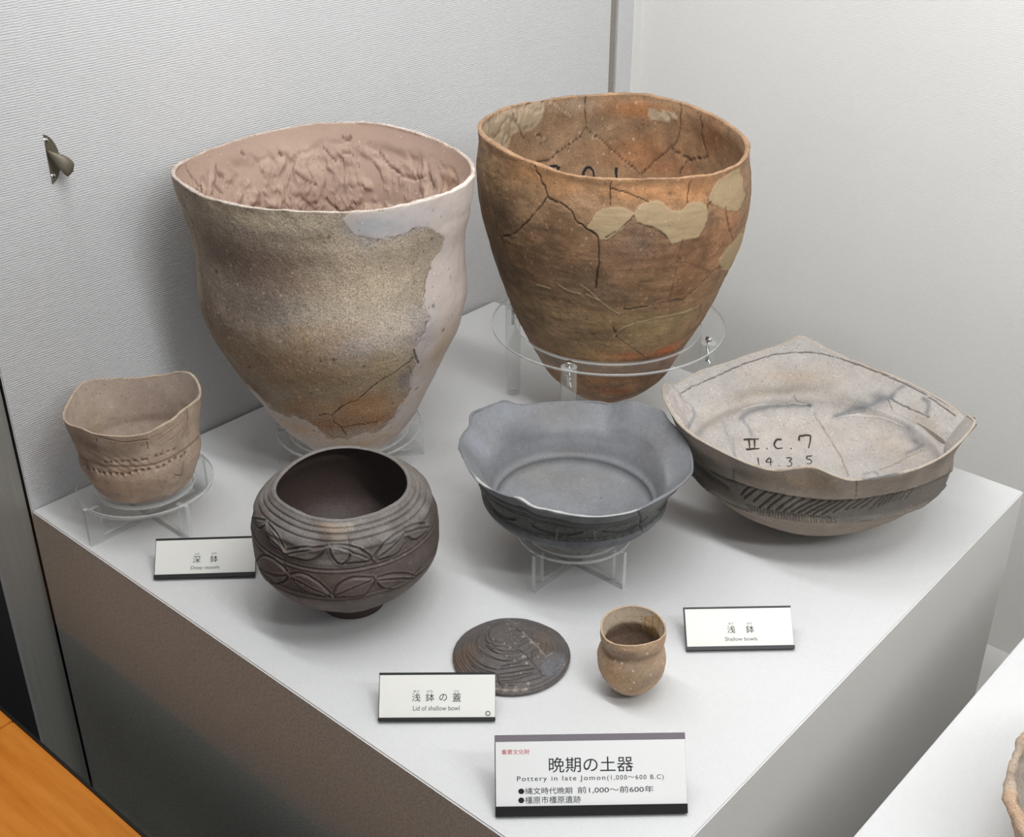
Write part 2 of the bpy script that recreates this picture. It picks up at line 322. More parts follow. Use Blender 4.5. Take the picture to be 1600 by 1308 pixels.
POTS = {
 'p1': {"s": [0, 0.04, 0.12, 0.25, 0.4, 0.5, 0.6, 0.7, 0.8, 0.9, 1.0], "s0": 0.3, "s0z": 0.5, "c": [0.2263, 0.3792], "lean": [-0.0365, -0.0073], "e": [0.025, 0.0128], "r": [0.04, 0.0576, 0.0876, 0.119, 0.1493, 0.1679, 0.178, 0.1764, 0.1765, 0.1854, 0.1913], "z": [0.018, 0.034, 0.0679, 0.1208, 0.1832, 0.2236, 0.2654, 0.3066, 0.3477, 0.3889, 0.4318], "rho": [0.023, 0.0378, 0.0421, 0.0391, 0.0314, 0.0234, 0.0115, -0.004, -0.0185, -0.0296, -0.0365, -0.0471, -0.0414, -0.0278, -0.0118, 0.0076], "zeta": [0.0032, -0.0006, -0.0024, -0.0015, 0.0016, 0.0069, 0.0067, 0.0006, -0.0044, -0.0046, 0.0009, 0.0085, 0.0076, 0.007, 0.0071, 0.0037]},
 'p2': {"s": [0, 0.03, 0.1, 0.2, 0.35, 0.5, 0.65, 0.78, 0.86, 0.92, 1.0], "s0": 0.6, "s0z": 0.7, "c": [0.417, 0.737], "lean": [0.0084, 0.0056], "e": [0.0135, -0.0004], "r": [0.0298, 0.0489, 0.0853, 0.1114, 0.1416, 0.1645, 0.1838, 0.1908, 0.1899, 0.1862, 0.187], "z": [0.0306, 0.0423, 0.0723, 0.1158, 0.1797, 0.244, 0.3084, 0.3637, 0.3976, 0.4238, 0.4401], "rho": [-0.0239, -0.0335, -0.0367, -0.0332, -0.0234, -0.0102, 0.0009, 0.0128, 0.0252, 0.0339, 0.0384, 0.0301, 0.0217, 0.0122, -0.0022, -0.0138], "zeta": [-0.0146, -0.014, -0.0104, -0.0061, 0.0006, 0.0058, 0.0035, 0.0018, 0.0032, 0.0042, 0.0064, 0.0065, 0.0007, -0.0065, -0.007, -0.0106]},
 'p3': {"s": [0, 0.04, 0.12, 0.25, 0.4, 0.55, 0.62, 0.7, 0.8, 0.9, 1.0], "s0": 0.4, "s0z": 0.4, "c": [0.139, 0.1013], "lean": [-0.0058, 0.0011], "e": [-0.0089, -0.0114], "r": [0.0451, 0.0535, 0.0621, 0.0685, 0.0743, 0.0783, 0.0782, 0.0779, 0.0791, 0.0807, 0.0878], "z": [0.0496, 0.0549, 0.0617, 0.075, 0.0899, 0.1053, 0.1119, 0.12, 0.13, 0.14, 0.1753], "rho": [0.0051, 0.0015, 0.0004, 0.0011, -0.0006, -0.0049, -0.0054, -0.0038, -0.0034, -0.0035, -0.0033, -0.0033, -0.0034, -0.0035, -0.004, -0.0066, -0.0106, -0.0121, -0.0093, -0.0036, 0.0016, 0.0065, 0.0089, 0.0126, 0.0124, 0.0117, 0.0104, 0.0076], "zeta": [0.0041, 0.0087, 0.0082, 0.0042, 0.0034, 0.0051, 0.0078, 0.0084, 0.0023, -0.0047, -0.0088, -0.0101, -0.0084, -0.0035, 0.0032, 0.0058, 0.0013, -0.0033, -0.005, -0.0037, -0.0012, 0.0018, 0.0043, 0.0008, -0.0001, -0.002, -0.0024, 0.0008]},
 'p4': {"s": [0, 0.05, 0.15, 0.3, 0.45, 0.6, 0.75, 0.88, 0.96, 1.0], "s0": 0.5, "s0z": 0.6, "c": [0.4802, 0.1557], "lean": [-0.0099, -0.0175], "e": [-0.0053, -0.0185], "r": [0.035, 0.0444, 0.0624, 0.09, 0.107, 0.1116, 0.1109, 0.1056, 0.1006, 0.082], "z": [0.008, 0.0156, 0.0308, 0.0537, 0.0763, 0.0992, 0.122, 0.1418, 0.1538, 0.168], "rho": [-0.0068, -0.0023, 0.0027, 0.0094, 0.015, 0.0159, 0.0143, 0.0101, 0.0043, -0.0015, -0.0052, -0.0084, -0.0129, -0.0121, -0.0107, -0.0097], "zeta": [-0.0005, -0.003, -0.0042, -0.0041, -0.0031, -0.0016, 0.0001, -0.0001, -0.0019, -0.0033, -0.0016, 0.0036, 0.006, 0.0034, 0.0014, 0.0012]},
 'p5': {"s": [0, 0.1, 0.25, 0.36, 0.45, 0.52, 0.6, 0.68, 0.8, 0.9, 1.0], "s0": 0.7, "s0z": 0.7, "c": [0.6261, 0.4009], "lean": [-0.0059, -0.0049], "e": [0.012, -0.0015], "r": [0.0301, 0.0565, 0.0825, 0.0998, 0.1096, 0.1141, 0.1139, 0.1146, 0.1197, 0.1261, 0.1441], "z": [0.0495, 0.0611, 0.075, 0.0862, 0.0951, 0.1018, 0.1099, 0.1179, 0.13, 0.14, 0.1626], "rho": [-0.0009, -0.0037, -0.0067, -0.0124, -0.0117, -0.0067, 0.002, 0.012, 0.0107, 0.0027, -0.0055, -0.0132, 0.0018, 0.0002, -0.0059, -0.0142, -0.0087, 0.0039, 0.0049, 0.0015, -0.0006, -0.0012, -0.001, -0.0011, -0.0001, 0.0051, 0.0084, 0.0071, 0.0316, 0.0751, 0.0245, 0.0164, 0.0106, -0.007, -0.0159, -0.0238, -0.0268, -0.0225, -0.0145, -0.0061, 0.0037, 0.0016, -0.0007, -0.0008, -0.0043, 0.0053, 0.0016, -0.0001, -0.0002, -0.0008, -0.0012, -0.0001, 0.0012, -0.0009, -0.0011, 0.0001], "zeta": [0.0037, 0.003, -0.0001, -0.0039, -0.0094, -0.0138, -0.0152, -0.0131, -0.0076, -0.0042, -0.0008, 0.003, 0.009, 0.0079, 0.0076, 0.007, 0.0003, -0.0069, -0.0068, -0.0075, -0.0085, -0.0092, -0.0093, -0.0092, -0.0079, -0.0042, 0.0051, 0.0069, 0.0056, 0.0022, -0.0041, -0.0052, -0.0053, -0.0042, 0.0005, 0.0067, 0.011, 0.0125, 0.0123, 0.0105, 0.0087, 0.0082, 0.0087, 0.0096, 0.011, 0.0062, 0.0055, 0.0036, 0.0013, -0.0003, -0.0013, -0.0012, -0.0012, 0.0003, 0.0026, 0.0037]},
 'p6': {"s": [0, 0.06, 0.15, 0.28, 0.4, 0.5, 0.58, 0.65, 0.75, 0.87, 1.0], "s0": 0.6, "s0z": 0.6, "c": [0.8028, 0.6868], "lean": [-0.0163, 0.0089], "e": [-0.0167, 0.0502], "r": [0.0301, 0.0541, 0.0848, 0.1151, 0.1347, 0.1476, 0.1577, 0.1684, 0.1724, 0.1791, 0.1996], "z": [-0.0002, 0.0085, 0.0211, 0.0391, 0.056, 0.07, 0.0811, 0.0917, 0.1048, 0.1218, 0.1607], "rho": [-0.0191, -0.0415, -0.0575, -0.1157, -0.0986, -0.072, -0.0438, -0.0016, 0.0792, 0.1002, 0.0477, 0.0115, -0.001, -0.0014, 0.0004, 0.0011, 0.0019, 0.0017, 0.0004, -0.0026, -0.008, -0.0071, -0.0021, 0.0004, 0.0011, 0.0001, 0.001, 0.0099, 0.0294, 0.0625, 0.0675, 0.039, 0.0057, -0.0115, -0.0192, -0.0118, -0.0044, 0.0035, 0.005, 0.002, 0.0005, 0.0001, 0.0008, 0.002, 0.0036, 0.0, -0.0035, 0.0008, 0.0032, 0.0018, 0.001, 0.0017, 0.0049, 0.0057, 0.0023, -0.001], "zeta": [0.0328, 0.0297, 0.0297, 0.0252, 0.014, 0.0032, -0.0119, -0.0249, -0.0479, -0.0533, -0.0426, -0.0364, -0.0333, -0.0305, -0.0288, -0.0261, -0.0208, -0.0138, -0.0047, 0.0059, 0.0133, 0.0032, -0.0036, -0.0091, -0.0124, -0.0147, -0.0161, -0.0172, -0.0217, -0.0273, -0.0163, -0.0105, -0.0022, 0.0071, 0.0154, 0.0219, 0.0262, 0.0259, 0.0213, 0.0189, 0.0181, 0.0167, 0.0143, 0.012, 0.012, 0.0184, 0.0229, 0.0157, 0.0088, 0.0088, 0.0105, 0.0125, 0.0153, 0.0192, 0.0238, 0.0307]},
 'p8': {"s": [0, 0.06, 0.2, 0.35, 0.48, 0.56, 0.62, 0.69, 0.78, 0.88, 1.0], "s0": 0.5, "s0z": 0.5, "c": [0.8303, 0.2476], "lean": [0.0018, -0.0036], "e": [-0.0026, 0.0048], "r": [0.012, 0.0179, 0.0282, 0.0349, 0.037, 0.0371, 0.0362, 0.035, 0.0343, 0.0352, 0.0353], "z": [0.0, 0.0058, 0.0173, 0.031, 0.0422, 0.0492, 0.0546, 0.0608, 0.0685, 0.0765, 0.0891], "rho": [-0.0028, -0.0022, -0.0017, -0.0006, 0.0007, 0.0017, 0.0027, 0.0034, 0.0037, 0.0029, 0.0012, 0.0004, -0.0009, -0.0022, -0.0031, -0.0034], "zeta": [-0.0007, -0.0028, -0.0034, -0.0019, -0.0002, 0.0001, -0.0, -0.0007, -0.0015, -0.003, -0.0049, -0.0059, -0.004, -0.001, 0.0007, 0.0011]},
}

# ------------------------------------------------------------------ noise for relief and clay colour
_rs = np.random.RandomState(7); _LAT = _rs.uniform(-1, 1, (32, 32, 32)).astype(np.float32)
def vnoise(P):
    i = np.floor(P).astype(np.int64); f = (P-i).astype(np.float32); f = f*f*(3-2*f); i &= 31; j = (i+1) & 31
    x0, y0, z0 = i[..., 0], i[..., 1], i[..., 2]; x1, y1, z1 = j[..., 0], j[..., 1], j[..., 2]
    fx, fy, fz = f[..., 0], f[..., 1], f[..., 2]
    a = _LAT[x0, y0, z0]*(1-fx)+_LAT[x1, y0, z0]*fx; b = _LAT[x0, y1, z0]*(1-fx)+_LAT[x1, y1, z0]*fx
    c = _LAT[x0, y0, z1]*(1-fx)+_LAT[x1, y0, z1]*fx; d = _LAT[x0, y1, z1]*(1-fx)+_LAT[x1, y1, z1]*fx
    return (a*(1-fy)+b*fy)*(1-fz)+(c*(1-fy)+d*fy)*fz
def fbm(P, scale, octs=4, seed=0.0, gain=0.5):
    out = 0; a = 1.0; t = 0
    Q = P*scale+seed*3.71+np.array([1.3, 5.7, 9.1])
    for _ in range(octs):
        out = out+a*vnoise(Q); t += a; a *= gain; Q = Q*2.03+17.17
    return out/t*1.6

def pinterp(th, k):
    k = np.asarray(k, float); K = len(k); u = (th/(2*np.pi)*K) % K; i = np.floor(u).astype(int); t = u-i
    p0, p1, p2, p3 = k[(i-1) % K], k[i % K], k[(i+1) % K], k[(i+2) % K]
    return .5*((2*p1)+(-p0+p2)*t+(2*p0-5*p1+4*p2-p3)*t**2+(-p0+3*p1-3*p2+p3)*t**3)
def sinterp(s, xs, ys):
    xs = np.asarray(xs, float); ys = np.asarray(ys, float)
    m = np.gradient(ys, xs); i = np.clip(np.searchsorted(xs, s, side='right')-1, 0, len(xs)-2)
    h = xs[i+1]-xs[i]; t = (s-xs[i])/h
    return (2*t**3-3*t**2+1)*ys[i]+(t**3-2*t**2+t)*h*m[i]+(-2*t**3+3*t**2)*ys[i+1]+(t**3-t**2)*h*m[i+1]
def wgt(s, s0):
    t = np.clip((s-s0)/(1-s0), 0, 1); return t*t*(3-2*t)
def sstep(x, a, b):
    t = np.clip((x-a)/(b-a), 0, 1); return t*t*(3-2*t)

def spline(p, m=6, closed=False):
    p = np.asarray(p, float); n = len(p); out = []
    g = (lambda i: p[i % n]) if closed else (lambda i: p[min(max(i, 0), n-1)])
    for i in range(n if closed else n-1):
        a, b, c, d = g(i-1), g(i), g(i+1), g(i+2)
        for t in np.arange(m)/m: out.append(.5*((2*b)+(-a+c)*t+(2*a-5*b+4*c-d)*t*t+(-a+3*b-3*c+d)*t**3))
    if not closed: out.append(p[-1])
    return np.array(out)

class Vessel:
    """a hand-built pot: a closed skin of rings, outside -> lip -> inside, that can be carved and coloured"""
    def __init__(self, prm, NT, NO, NI, thick, base, cap=5, lid=False, lipf=0.55, top=1.0):
        self.p = prm; self.thick = thick
        c = prm['c']; th_c = math.atan2(CAM[1]-c[1], CAM[0]-c[0])
        g = np.linspace(0, 2*np.pi, 2001); dens = 1+0.45*np.cos(2*(g-th_c)); cum = np.r_[0, np.cumsum((dens[1:]+dens[:-1])/2)]; cum /= cum[-1]
        self.th = np.interp(np.arange(NT)/NT, cum, g)[:, None]
        sf = np.linspace(0, 1, 600); rf = sinterp(sf, prm['s'], prm['r']); zf = sinterp(sf, prm['s'], prm['z'])
        L = np.r_[0, np.cumsum(np.hypot(np.diff(rf), np.diff(zf)))]
        so = np.interp(np.linspace(0, L[-1], NO), L, sf); rows = []   # (s, inset, q, zoff, side)
        def ins(s): return thick*(lipf+(1-lipf)*float(sstep(1-s, 0.0, 0.14)))
        for i in range(cap): rows.append((0, 0, i/cap, 0, 0))
        for q in so: rows.append((q, 0, 1, 0, 0))
        if not lid:
            tl = thick*lipf
            for a in np.linspace(0, np.pi, 8)[1:-1]:
                rows.append((1, tl*(1-math.cos(a))/2, 1, tl*0.35*math.sin(a), 1))
            for q in np.interp(np.linspace(L[-1], 0, NI), L, sf): rows.append((q, ins(q), 1, thick*(1-q)*1.0, 2))
            for i in range(cap): rows.append((0, ins(0), 1-(i+1)/cap, thick, 2))
        R_ = np.array(rows); self.s = R_[:, 0]; self.side = R_[:, 4].astype(int); self.ins = R_[:, 1]; self.q = R_[:, 2]; self.zo = R_[:, 3]
        s = self.s[None]; th = self.th
        rr = sinterp(s, prm['s'], prm['r']); z = sinterp(s, prm['s'], prm['z'])
        if 'ri' in prm: rr = np.where(self.side[None] == 2, sinterp(s, prm['s'], prm['ri']), rr)
        rad = rr*(1+prm['e'][0]*np.cos(2*th)+prm['e'][1]*np.sin(2*th))*(1+wgt(s, prm['s0'])*pinterp(th, prm['rho']))
        rad = np.maximum(rad-self.ins[None], 0.0005)*self.q[None]
        zz = z+wgt(s, prm['s0z'])*pinterp(th, prm['zeta'])
        x = c[0]+rad*np.cos(th)+prm['lean'][0]*(zz-prm['z'][0]); y = c[1]+rad*np.sin(th)+prm['lean'][1]*(zz-prm['z'][0])
        self.P = np.stack([x, y, zz+self.zo[None]+0*th], -1)
        self.NT, self.M = self.P.shape[:2]
        self.refresh()
        self.arc = np.concatenate([np.zeros((self.NT, 1)), np.cumsum(np.linalg.norm(np.diff(self.P, axis=1), axis=-1), 1)], 1)
        self.disp = np.zeros((self.NT, self.M))
        self.col = np.ones((self.NT, self.M, 3))*lin(base)
        self.warp = np.stack([fbm(self.P, 90, 3, 1), fbm(self.P, 90, 3, 2)], -1)
        self.rag = fbm(self.P, 40, 3, 6)
        self.parts = {}
        self.rm = {0: self.side <= 1, 2: self.side == 2}
        self.bins = {}
        for sd in (0, 2):
            ok = (self.face > 0.02) & self.rm[sd][None]; I, J = np.where(ok); q = self.px[I, J]
            key = (np.floor(q[:, 0]/6).astype(int)*100000+np.floor(q[:, 1]/6).astype(int)); o = np.argsort(key, kind='stable')
            key = key[o]; u, st = np.unique(key, return_index=True); en = np.r_[st[1:], len(key)]
            self.bins[sd] = (I[o], J[o], q[o], {int(k_): (int(a_), int(b_)) for k_, a_, b_ in zip(u, st, en)})
    def refresh(self):
        P = self.P; du = np.roll(P, -1, 0)-np.roll(P, 1, 0); dv = np.gradient(P, axis=1)
        n = np.cross(du, dv); L = np.linalg.norm(n, axis=-1, keepdims=True); n = n/np.maximum(L, 1e-12)
        n[:, 0] = n[:, 1].mean(0); n[:, -1] = n[:, -2].mean(0)
        n /= np.maximum(np.linalg.norm(n, axis=-1, keepdims=True), 1e-9)
        self.n = n; self.px = proj(P); V = CAM-P; V /= np.linalg.norm(V, axis=-1, keepdims=True)
        self.face = (V*n).sum(-1)
        self.depth = float(((P.reshape(-1, 3).mean(0)-CAM)@FWD)); self.mpp = self.depth/FPX
    def rows(self, side): return self.rm[2] if side == 2 else self.rm[0]
    def at(self, px, py, side):
        I, J, Q, dct = self.bins[side]; cx, cy = int(px//6), int(py//6)
        for R in (1, 3, 8, 30):
            best = None
            for gx in range(cx-R, cx+R+1):
                for gy in range(cy-R, cy+R+1):
                    t = dct.get(gx*100000+gy)
                    if t:
                        d = (Q[t[0]:t[1], 0]-px)**2+(Q[t[0]:t[1], 1]-py)**2; k = int(d.argmin())
                        if best is None or d[k] < best[0]: best = (d[k], t[0]+k)
            if best: break
        k = best[1]; return self.P[I[k], J[k]], int(I[k]), int(J[k])
    def line3(self, pts, side, step=2.5, smooth=True):
        pts = np.asarray(pts, float)
        if smooth and len(pts) > 2: pts = spline(pts)
        L = np.r_[0, np.cumsum(np.hypot(*np.diff(pts, axis=0).T))]
        q = np.linspace(0, L[-1], max(2, int(L[-1]/step)+1)); X = np.interp(q, L, pts[:, 0]); Y = np.interp(q, L, pts[:, 1])
        T = np.array([self.at(a, b, side)[0] for a, b in zip(X, Y)])
        if len(T) > 5: T[1:-1] = (T[:-2]+2*T[1:-1]+T[2:])/4
        return T
    def near(self, L3, side, R):
        """(index, distance) of the vertices of one side within R of a 3D polyline"""
        lo, hi = L3.min(0)-R, L3.max(0)+R
        k = np.where(self.rm[side][None] & np.all((self.P > lo) & (self.P < hi), -1)); Q = self.P[k]; D = np.full(len(Q), 1e3)
        for a, b in zip(L3[:-1], L3[1:]):
            m_ = np.where(np.all((Q > np.minimum(a, b)-R) & (Q < np.maximum(a, b)+R), -1))[0]
            if not len(m_): continue
            q = Q[m_]; ab = b-a; t = np.clip(((q-a)@ab)/max(ab@ab, 1e-12), 0, 1)
            D[m_] = np.minimum(D[m_], np.linalg.norm(q-a-t[:, None]*ab, axis=-1))
        ok = D < R; return (k[0][ok], k[1][ok]), D[ok]
    def tk(self, k, a, col):
        a = np.clip(a, 0, 1)[:, None]; self.col[k] = self.col[k]*(1-a)+lin(col)*a
    def carve(self, L3, side, w, depth, col=None, alpha=0.8, cw=1.0, ridge=0.0):
        k, D = self.near(L3, side, w*4); g = np.exp(-(D/w)**2)
        self.disp[k] -= depth*g
        if ridge: self.disp[k] += ridge*np.exp(-((D-w*2.0)/w)**2)
        if col is not None: self.tk(k, np.exp(-(D/(w*cw))**2)*alpha, col)
    def ring(self, px, py, side, w, depth, col=None, alpha=0.5, j=None):
        if j is None: j = self.at(px, py, side)[2]
        D = np.abs(self.arc-self.arc[:, j:j+1]); k = np.where((D < 4*w) & self.rm[side][None]); g = np.exp(-(D[k]/w)**2)
        self.disp[k] -= depth*g
        if col is not None: self.tk(k, g*alpha, col)
        return j
    def crack(self, pts, side=0, w=0.0009, depth=0.0012, col=(38, 28, 20), alpha=0.95, jit=1.2, cw=1.0):
        p = np.asarray(pts, float); L = np.r_[0, np.cumsum(np.hypot(*np.diff(p, axis=0).T))]
        q = np.arange(0, L[-1]+3, 4.0); p = np.stack([np.interp(q, L, p[:, 0]), np.interp(q, L, p[:, 1])], -1)
        r = np.random.RandomState(int(p[0, 0]*7+p[0, 1])); j = r.uniform(-jit, jit, p.shape); j[0] = j[-1] = 0
        k, D = self.near(self.line3(p+j, side, smooth=False), side, w*4)
        ww = np.clip(w*(0.75+0.5*fbm(self.P[k], 120, 2, 5)), w*0.3, w*1.7); g = np.exp(-(D/ww)**2)
        self.disp[k] -= depth*g; self.tk(k, np.exp(-(D/(ww*cw))**2)*alpha, col)
    def tint(self, a, col):
        a = np.clip(a, 0, 1)[..., None]; self.col = self.col*(1-a)+lin(col)*a
    def mul(self, f): self.col = self.col*np.clip(f, 0, 4)[..., None]
    def blob(self, px, py, rx, col, alpha=0.7, side=0, ry=None):
        """a soft spot of stain: centre and radii in metres-from-pixels, fixed on the surface"""
        c, i, j = self.at(px, py, side); ry = ry or rx; R3 = 2.6*max(rx, ry)*self.mpp
        k = np.where(self.rm[side][None] & (((self.P-c)**2).sum(-1) < R3*R3)); d = self.P[k]-c
        w = 1+0.55*self.rag[k]
        R = math.hypot(*(c[:2]-np.array(self.p['c'])))+1e-4
        t = np.array([-(c[1]-self.p['c'][1]), c[0]-self.p['c'][0], 0])/R
        du = (d@t)/(rx*self.mpp); dv = np.sqrt(np.maximum((d**2).sum(-1)-(d@t)**2, 0))/(ry*self.mpp)
        self.tk(k, np.exp(-(du**2+dv**2)*w)*alpha, col)
    def specks(self, n, side, r, col, seed, box=None, disp=0.0, alpha=0.9):
        """scattered grit: small bright or dark grains at random places on the skin"""
        rs = np.random.RandomState(seed); J = np.where(self.rm[side])[0]
        for _ in range(n):
            i, j = rs.randint(self.NT), J[rs.randint(len(J))]
            if box and not (box[0] < self.px[i, j, 0] < box[2] and box[1] < self.px[i, j, 1] < box[3]): continue
            c = self.P[i, j]; rr = r*rs.uniform(0.5, 1.5); a0, a1 = max(0, i-9), min(self.NT, i+10); b0, b1 = max(0, j-9), min(self.M, j+10)
            D = np.linalg.norm(self.P[a0:a1, b0:b1]-c, axis=-1); g = np.exp(-(D/rr)**2)*alpha
            self.col[a0:a1, b0:b1] = self.col[a0:a1, b0:b1]*(1-g[..., None])+lin(col)*g[..., None]; self.disp[a0:a1, b0:b1] += disp*g
    def poly(self, pts, side=0, soft=1.5, rag=3.0, smooth=False):
        """mask of a patch outlined on the visible skin"""
        Q = self.px+self.warp*rag; pts = spline(pts, 4, True) if smooth else np.asarray(pts, float); x, y = Q[..., 0], Q[..., 1]
        k = np.where((self.rows(side)[None]) & (self.face > -0.02) & (x > pts[:, 0].min()-8) & (x < pts[:, 0].max()+8) & (y > pts[:, 1].min()-8) & (y < pts[:, 1].max()+8))
        x, y = x[k], y[k]; ins = np.zeros(x.shape, bool); d = np.full(x.shape, 1e9)
        for (ax, ay), (bx, by) in zip(pts, np.roll(pts, -1, 0)):
            c = ((ay > y) != (by > y)) & (x < (bx-ax)*(y-ay)/((by-ay) if by != ay else 1e-9)+ax); ins ^= c
            L = (bx-ax)**2+(by-ay)**2+1e-9; t = np.clip(((x-ax)*(bx-ax)+(y-ay)*(by-ay))/L, 0, 1)
            d = np.minimum(d, np.hypot(x-ax-t*(bx-ax), y-ay-t*(by-ay)))
        sd = np.where(ins, d, -d); M = np.zeros((self.NT, self.M)); M[k] = sstep(sd, -soft, soft)
        return M
    def ribbon(self, strokes, side, width, name, mat, parent, lift=0.0004):
        bm = bmesh.new()
        for st in strokes:
            p = np.asarray(st, float); L = np.r_[0, np.cumsum(np.hypot(*np.diff(p, axis=0).T))]; q = np.linspace(0, L[-1], max(2, int(L[-1]/2)+1))
            pts = [self.at(a, b, side) for a, b in zip(np.interp(q, L, p[:, 0]), np.interp(q, L, p[:, 1]))]
            P3 = np.array([t[0] for t in pts]); n3 = np.array([self.n[t[1], t[2]] for t in pts])
            if len(P3) > 4: P3[1:-1] = (P3[:-2]+2*P3[1:-1]+P3[2:])/4
            T = np.gradient(P3, axis=0); S = np.cross(T, n3); S /= np.maximum(np.linalg.norm(S, axis=1, keepdims=True), 1e-9)
            wv = width*(0.85+0.25*np.sin(np.linspace(0.3, 5, len(P3))))[:, None]/2; O = P3+n3*lift
            a = [bm.verts.new(v) for v in O-S*wv]; b = [bm.verts.new(v) for v in O+S*wv]
            for i in range(len(a)-1): bm.faces.new([a[i], a[i+1], b[i+1], b[i]])
        return bm_obj(name, bm, mat, parent)
    def set_part(self, name, mask): self.parts[name] = mask
    def build(self, name, label, cat, mats, parts_labels=None, group=None, origin=None, k=1.0):
        P = self.P+self.n*self.disp[..., None]; P[:, 0] = P[:, 0].mean(0); P[:, -1] = P[:, -1].mean(0)
        self.P = P
        du = np.roll(P, -1, 0)-np.roll(P, 1, 0); dv = np.gradient(P, axis=1); n = np.cross(du, dv)
        n /= np.maximum(np.linalg.norm(n, axis=-1, keepdims=True), 1e-12); n[:, 0] = n[:, 1].mean(0); n[:, -1] = n[:, -2].mean(0)
        n /= np.maximum(np.linalg.norm(n, axis=-1, keepdims=True), 1e-9)
        NT, M = self.NT, self.M
        root = empty(name, tuple(P[:, :, :].reshape(-1, 3)[P[..., 2].argmin()]*[0, 0, 1]+[self.p['c'][0], self.p['c'][1], 0])); tag(root, label, cat, group)
        ii, jj = np.meshgrid(np.arange(NT), np.arange(M-1), indexing='ij'); i2 = (ii+1) % NT
        quad = np.stack([ii*M+jj, i2*M+jj, i2*M+jj+1, ii*M+jj+1], -1).reshape(-1, 4)
        lab = np.zeros(len(quad), int); names = ['body']
        for q, (nm, mask) in enumerate(self.parts.items()):
            mv = mask.reshape(-1)[quad].mean(1); lab[mv > 0.5] = q+1; names.append(nm)
        colv = np.clip(self.col*k, 0.002, 0.92).reshape(-1, 3); Pv = P.reshape(-1, 3); nv = n.reshape(-1, 3)
        objs = {}
        for q, nm in enumerate(names):
            fq = quad[lab == q]
            if not len(fq): continue
            used, inv = np.unique(fq.reshape(-1), return_inverse=True)
            me = bpy.data.meshes.new(nm); me.vertices.add(len(used)); me.vertices.foreach_set('co', Pv[used].astype(np.float32).reshape(-1))
            nf = len(fq); me.loops.add(nf*4); me.loops.foreach_set('vertex_index', inv.astype(np.int32).reshape(-1))
            me.polygons.add(nf); me.polygons.foreach_set('loop_start', np.arange(0, nf*4, 4, dtype=np.int32))
            me.update(calc_edges=True); me.polygons.foreach_set('use_smooth', np.ones(nf, bool))
            at = me.color_attributes.new('Col', 'FLOAT_COLOR', 'POINT')
            cc = np.ones((len(used), 4), np.float32); cc[:, :3] = colv[used]; at.data.foreach_set('color', cc.reshape(-1))
            me.normals_split_custom_set_from_vertices(nv[used].astype(np.float32))
            mt = mats.get(nm.split('.')[0], mats['body']); o = link(nm.split('.')[0], me, mt, root)
            if parts_labels and nm in parts_labels: o['label'] = parts_labels[nm]
            objs[nm] = o
        self.root = root
        return root, objs

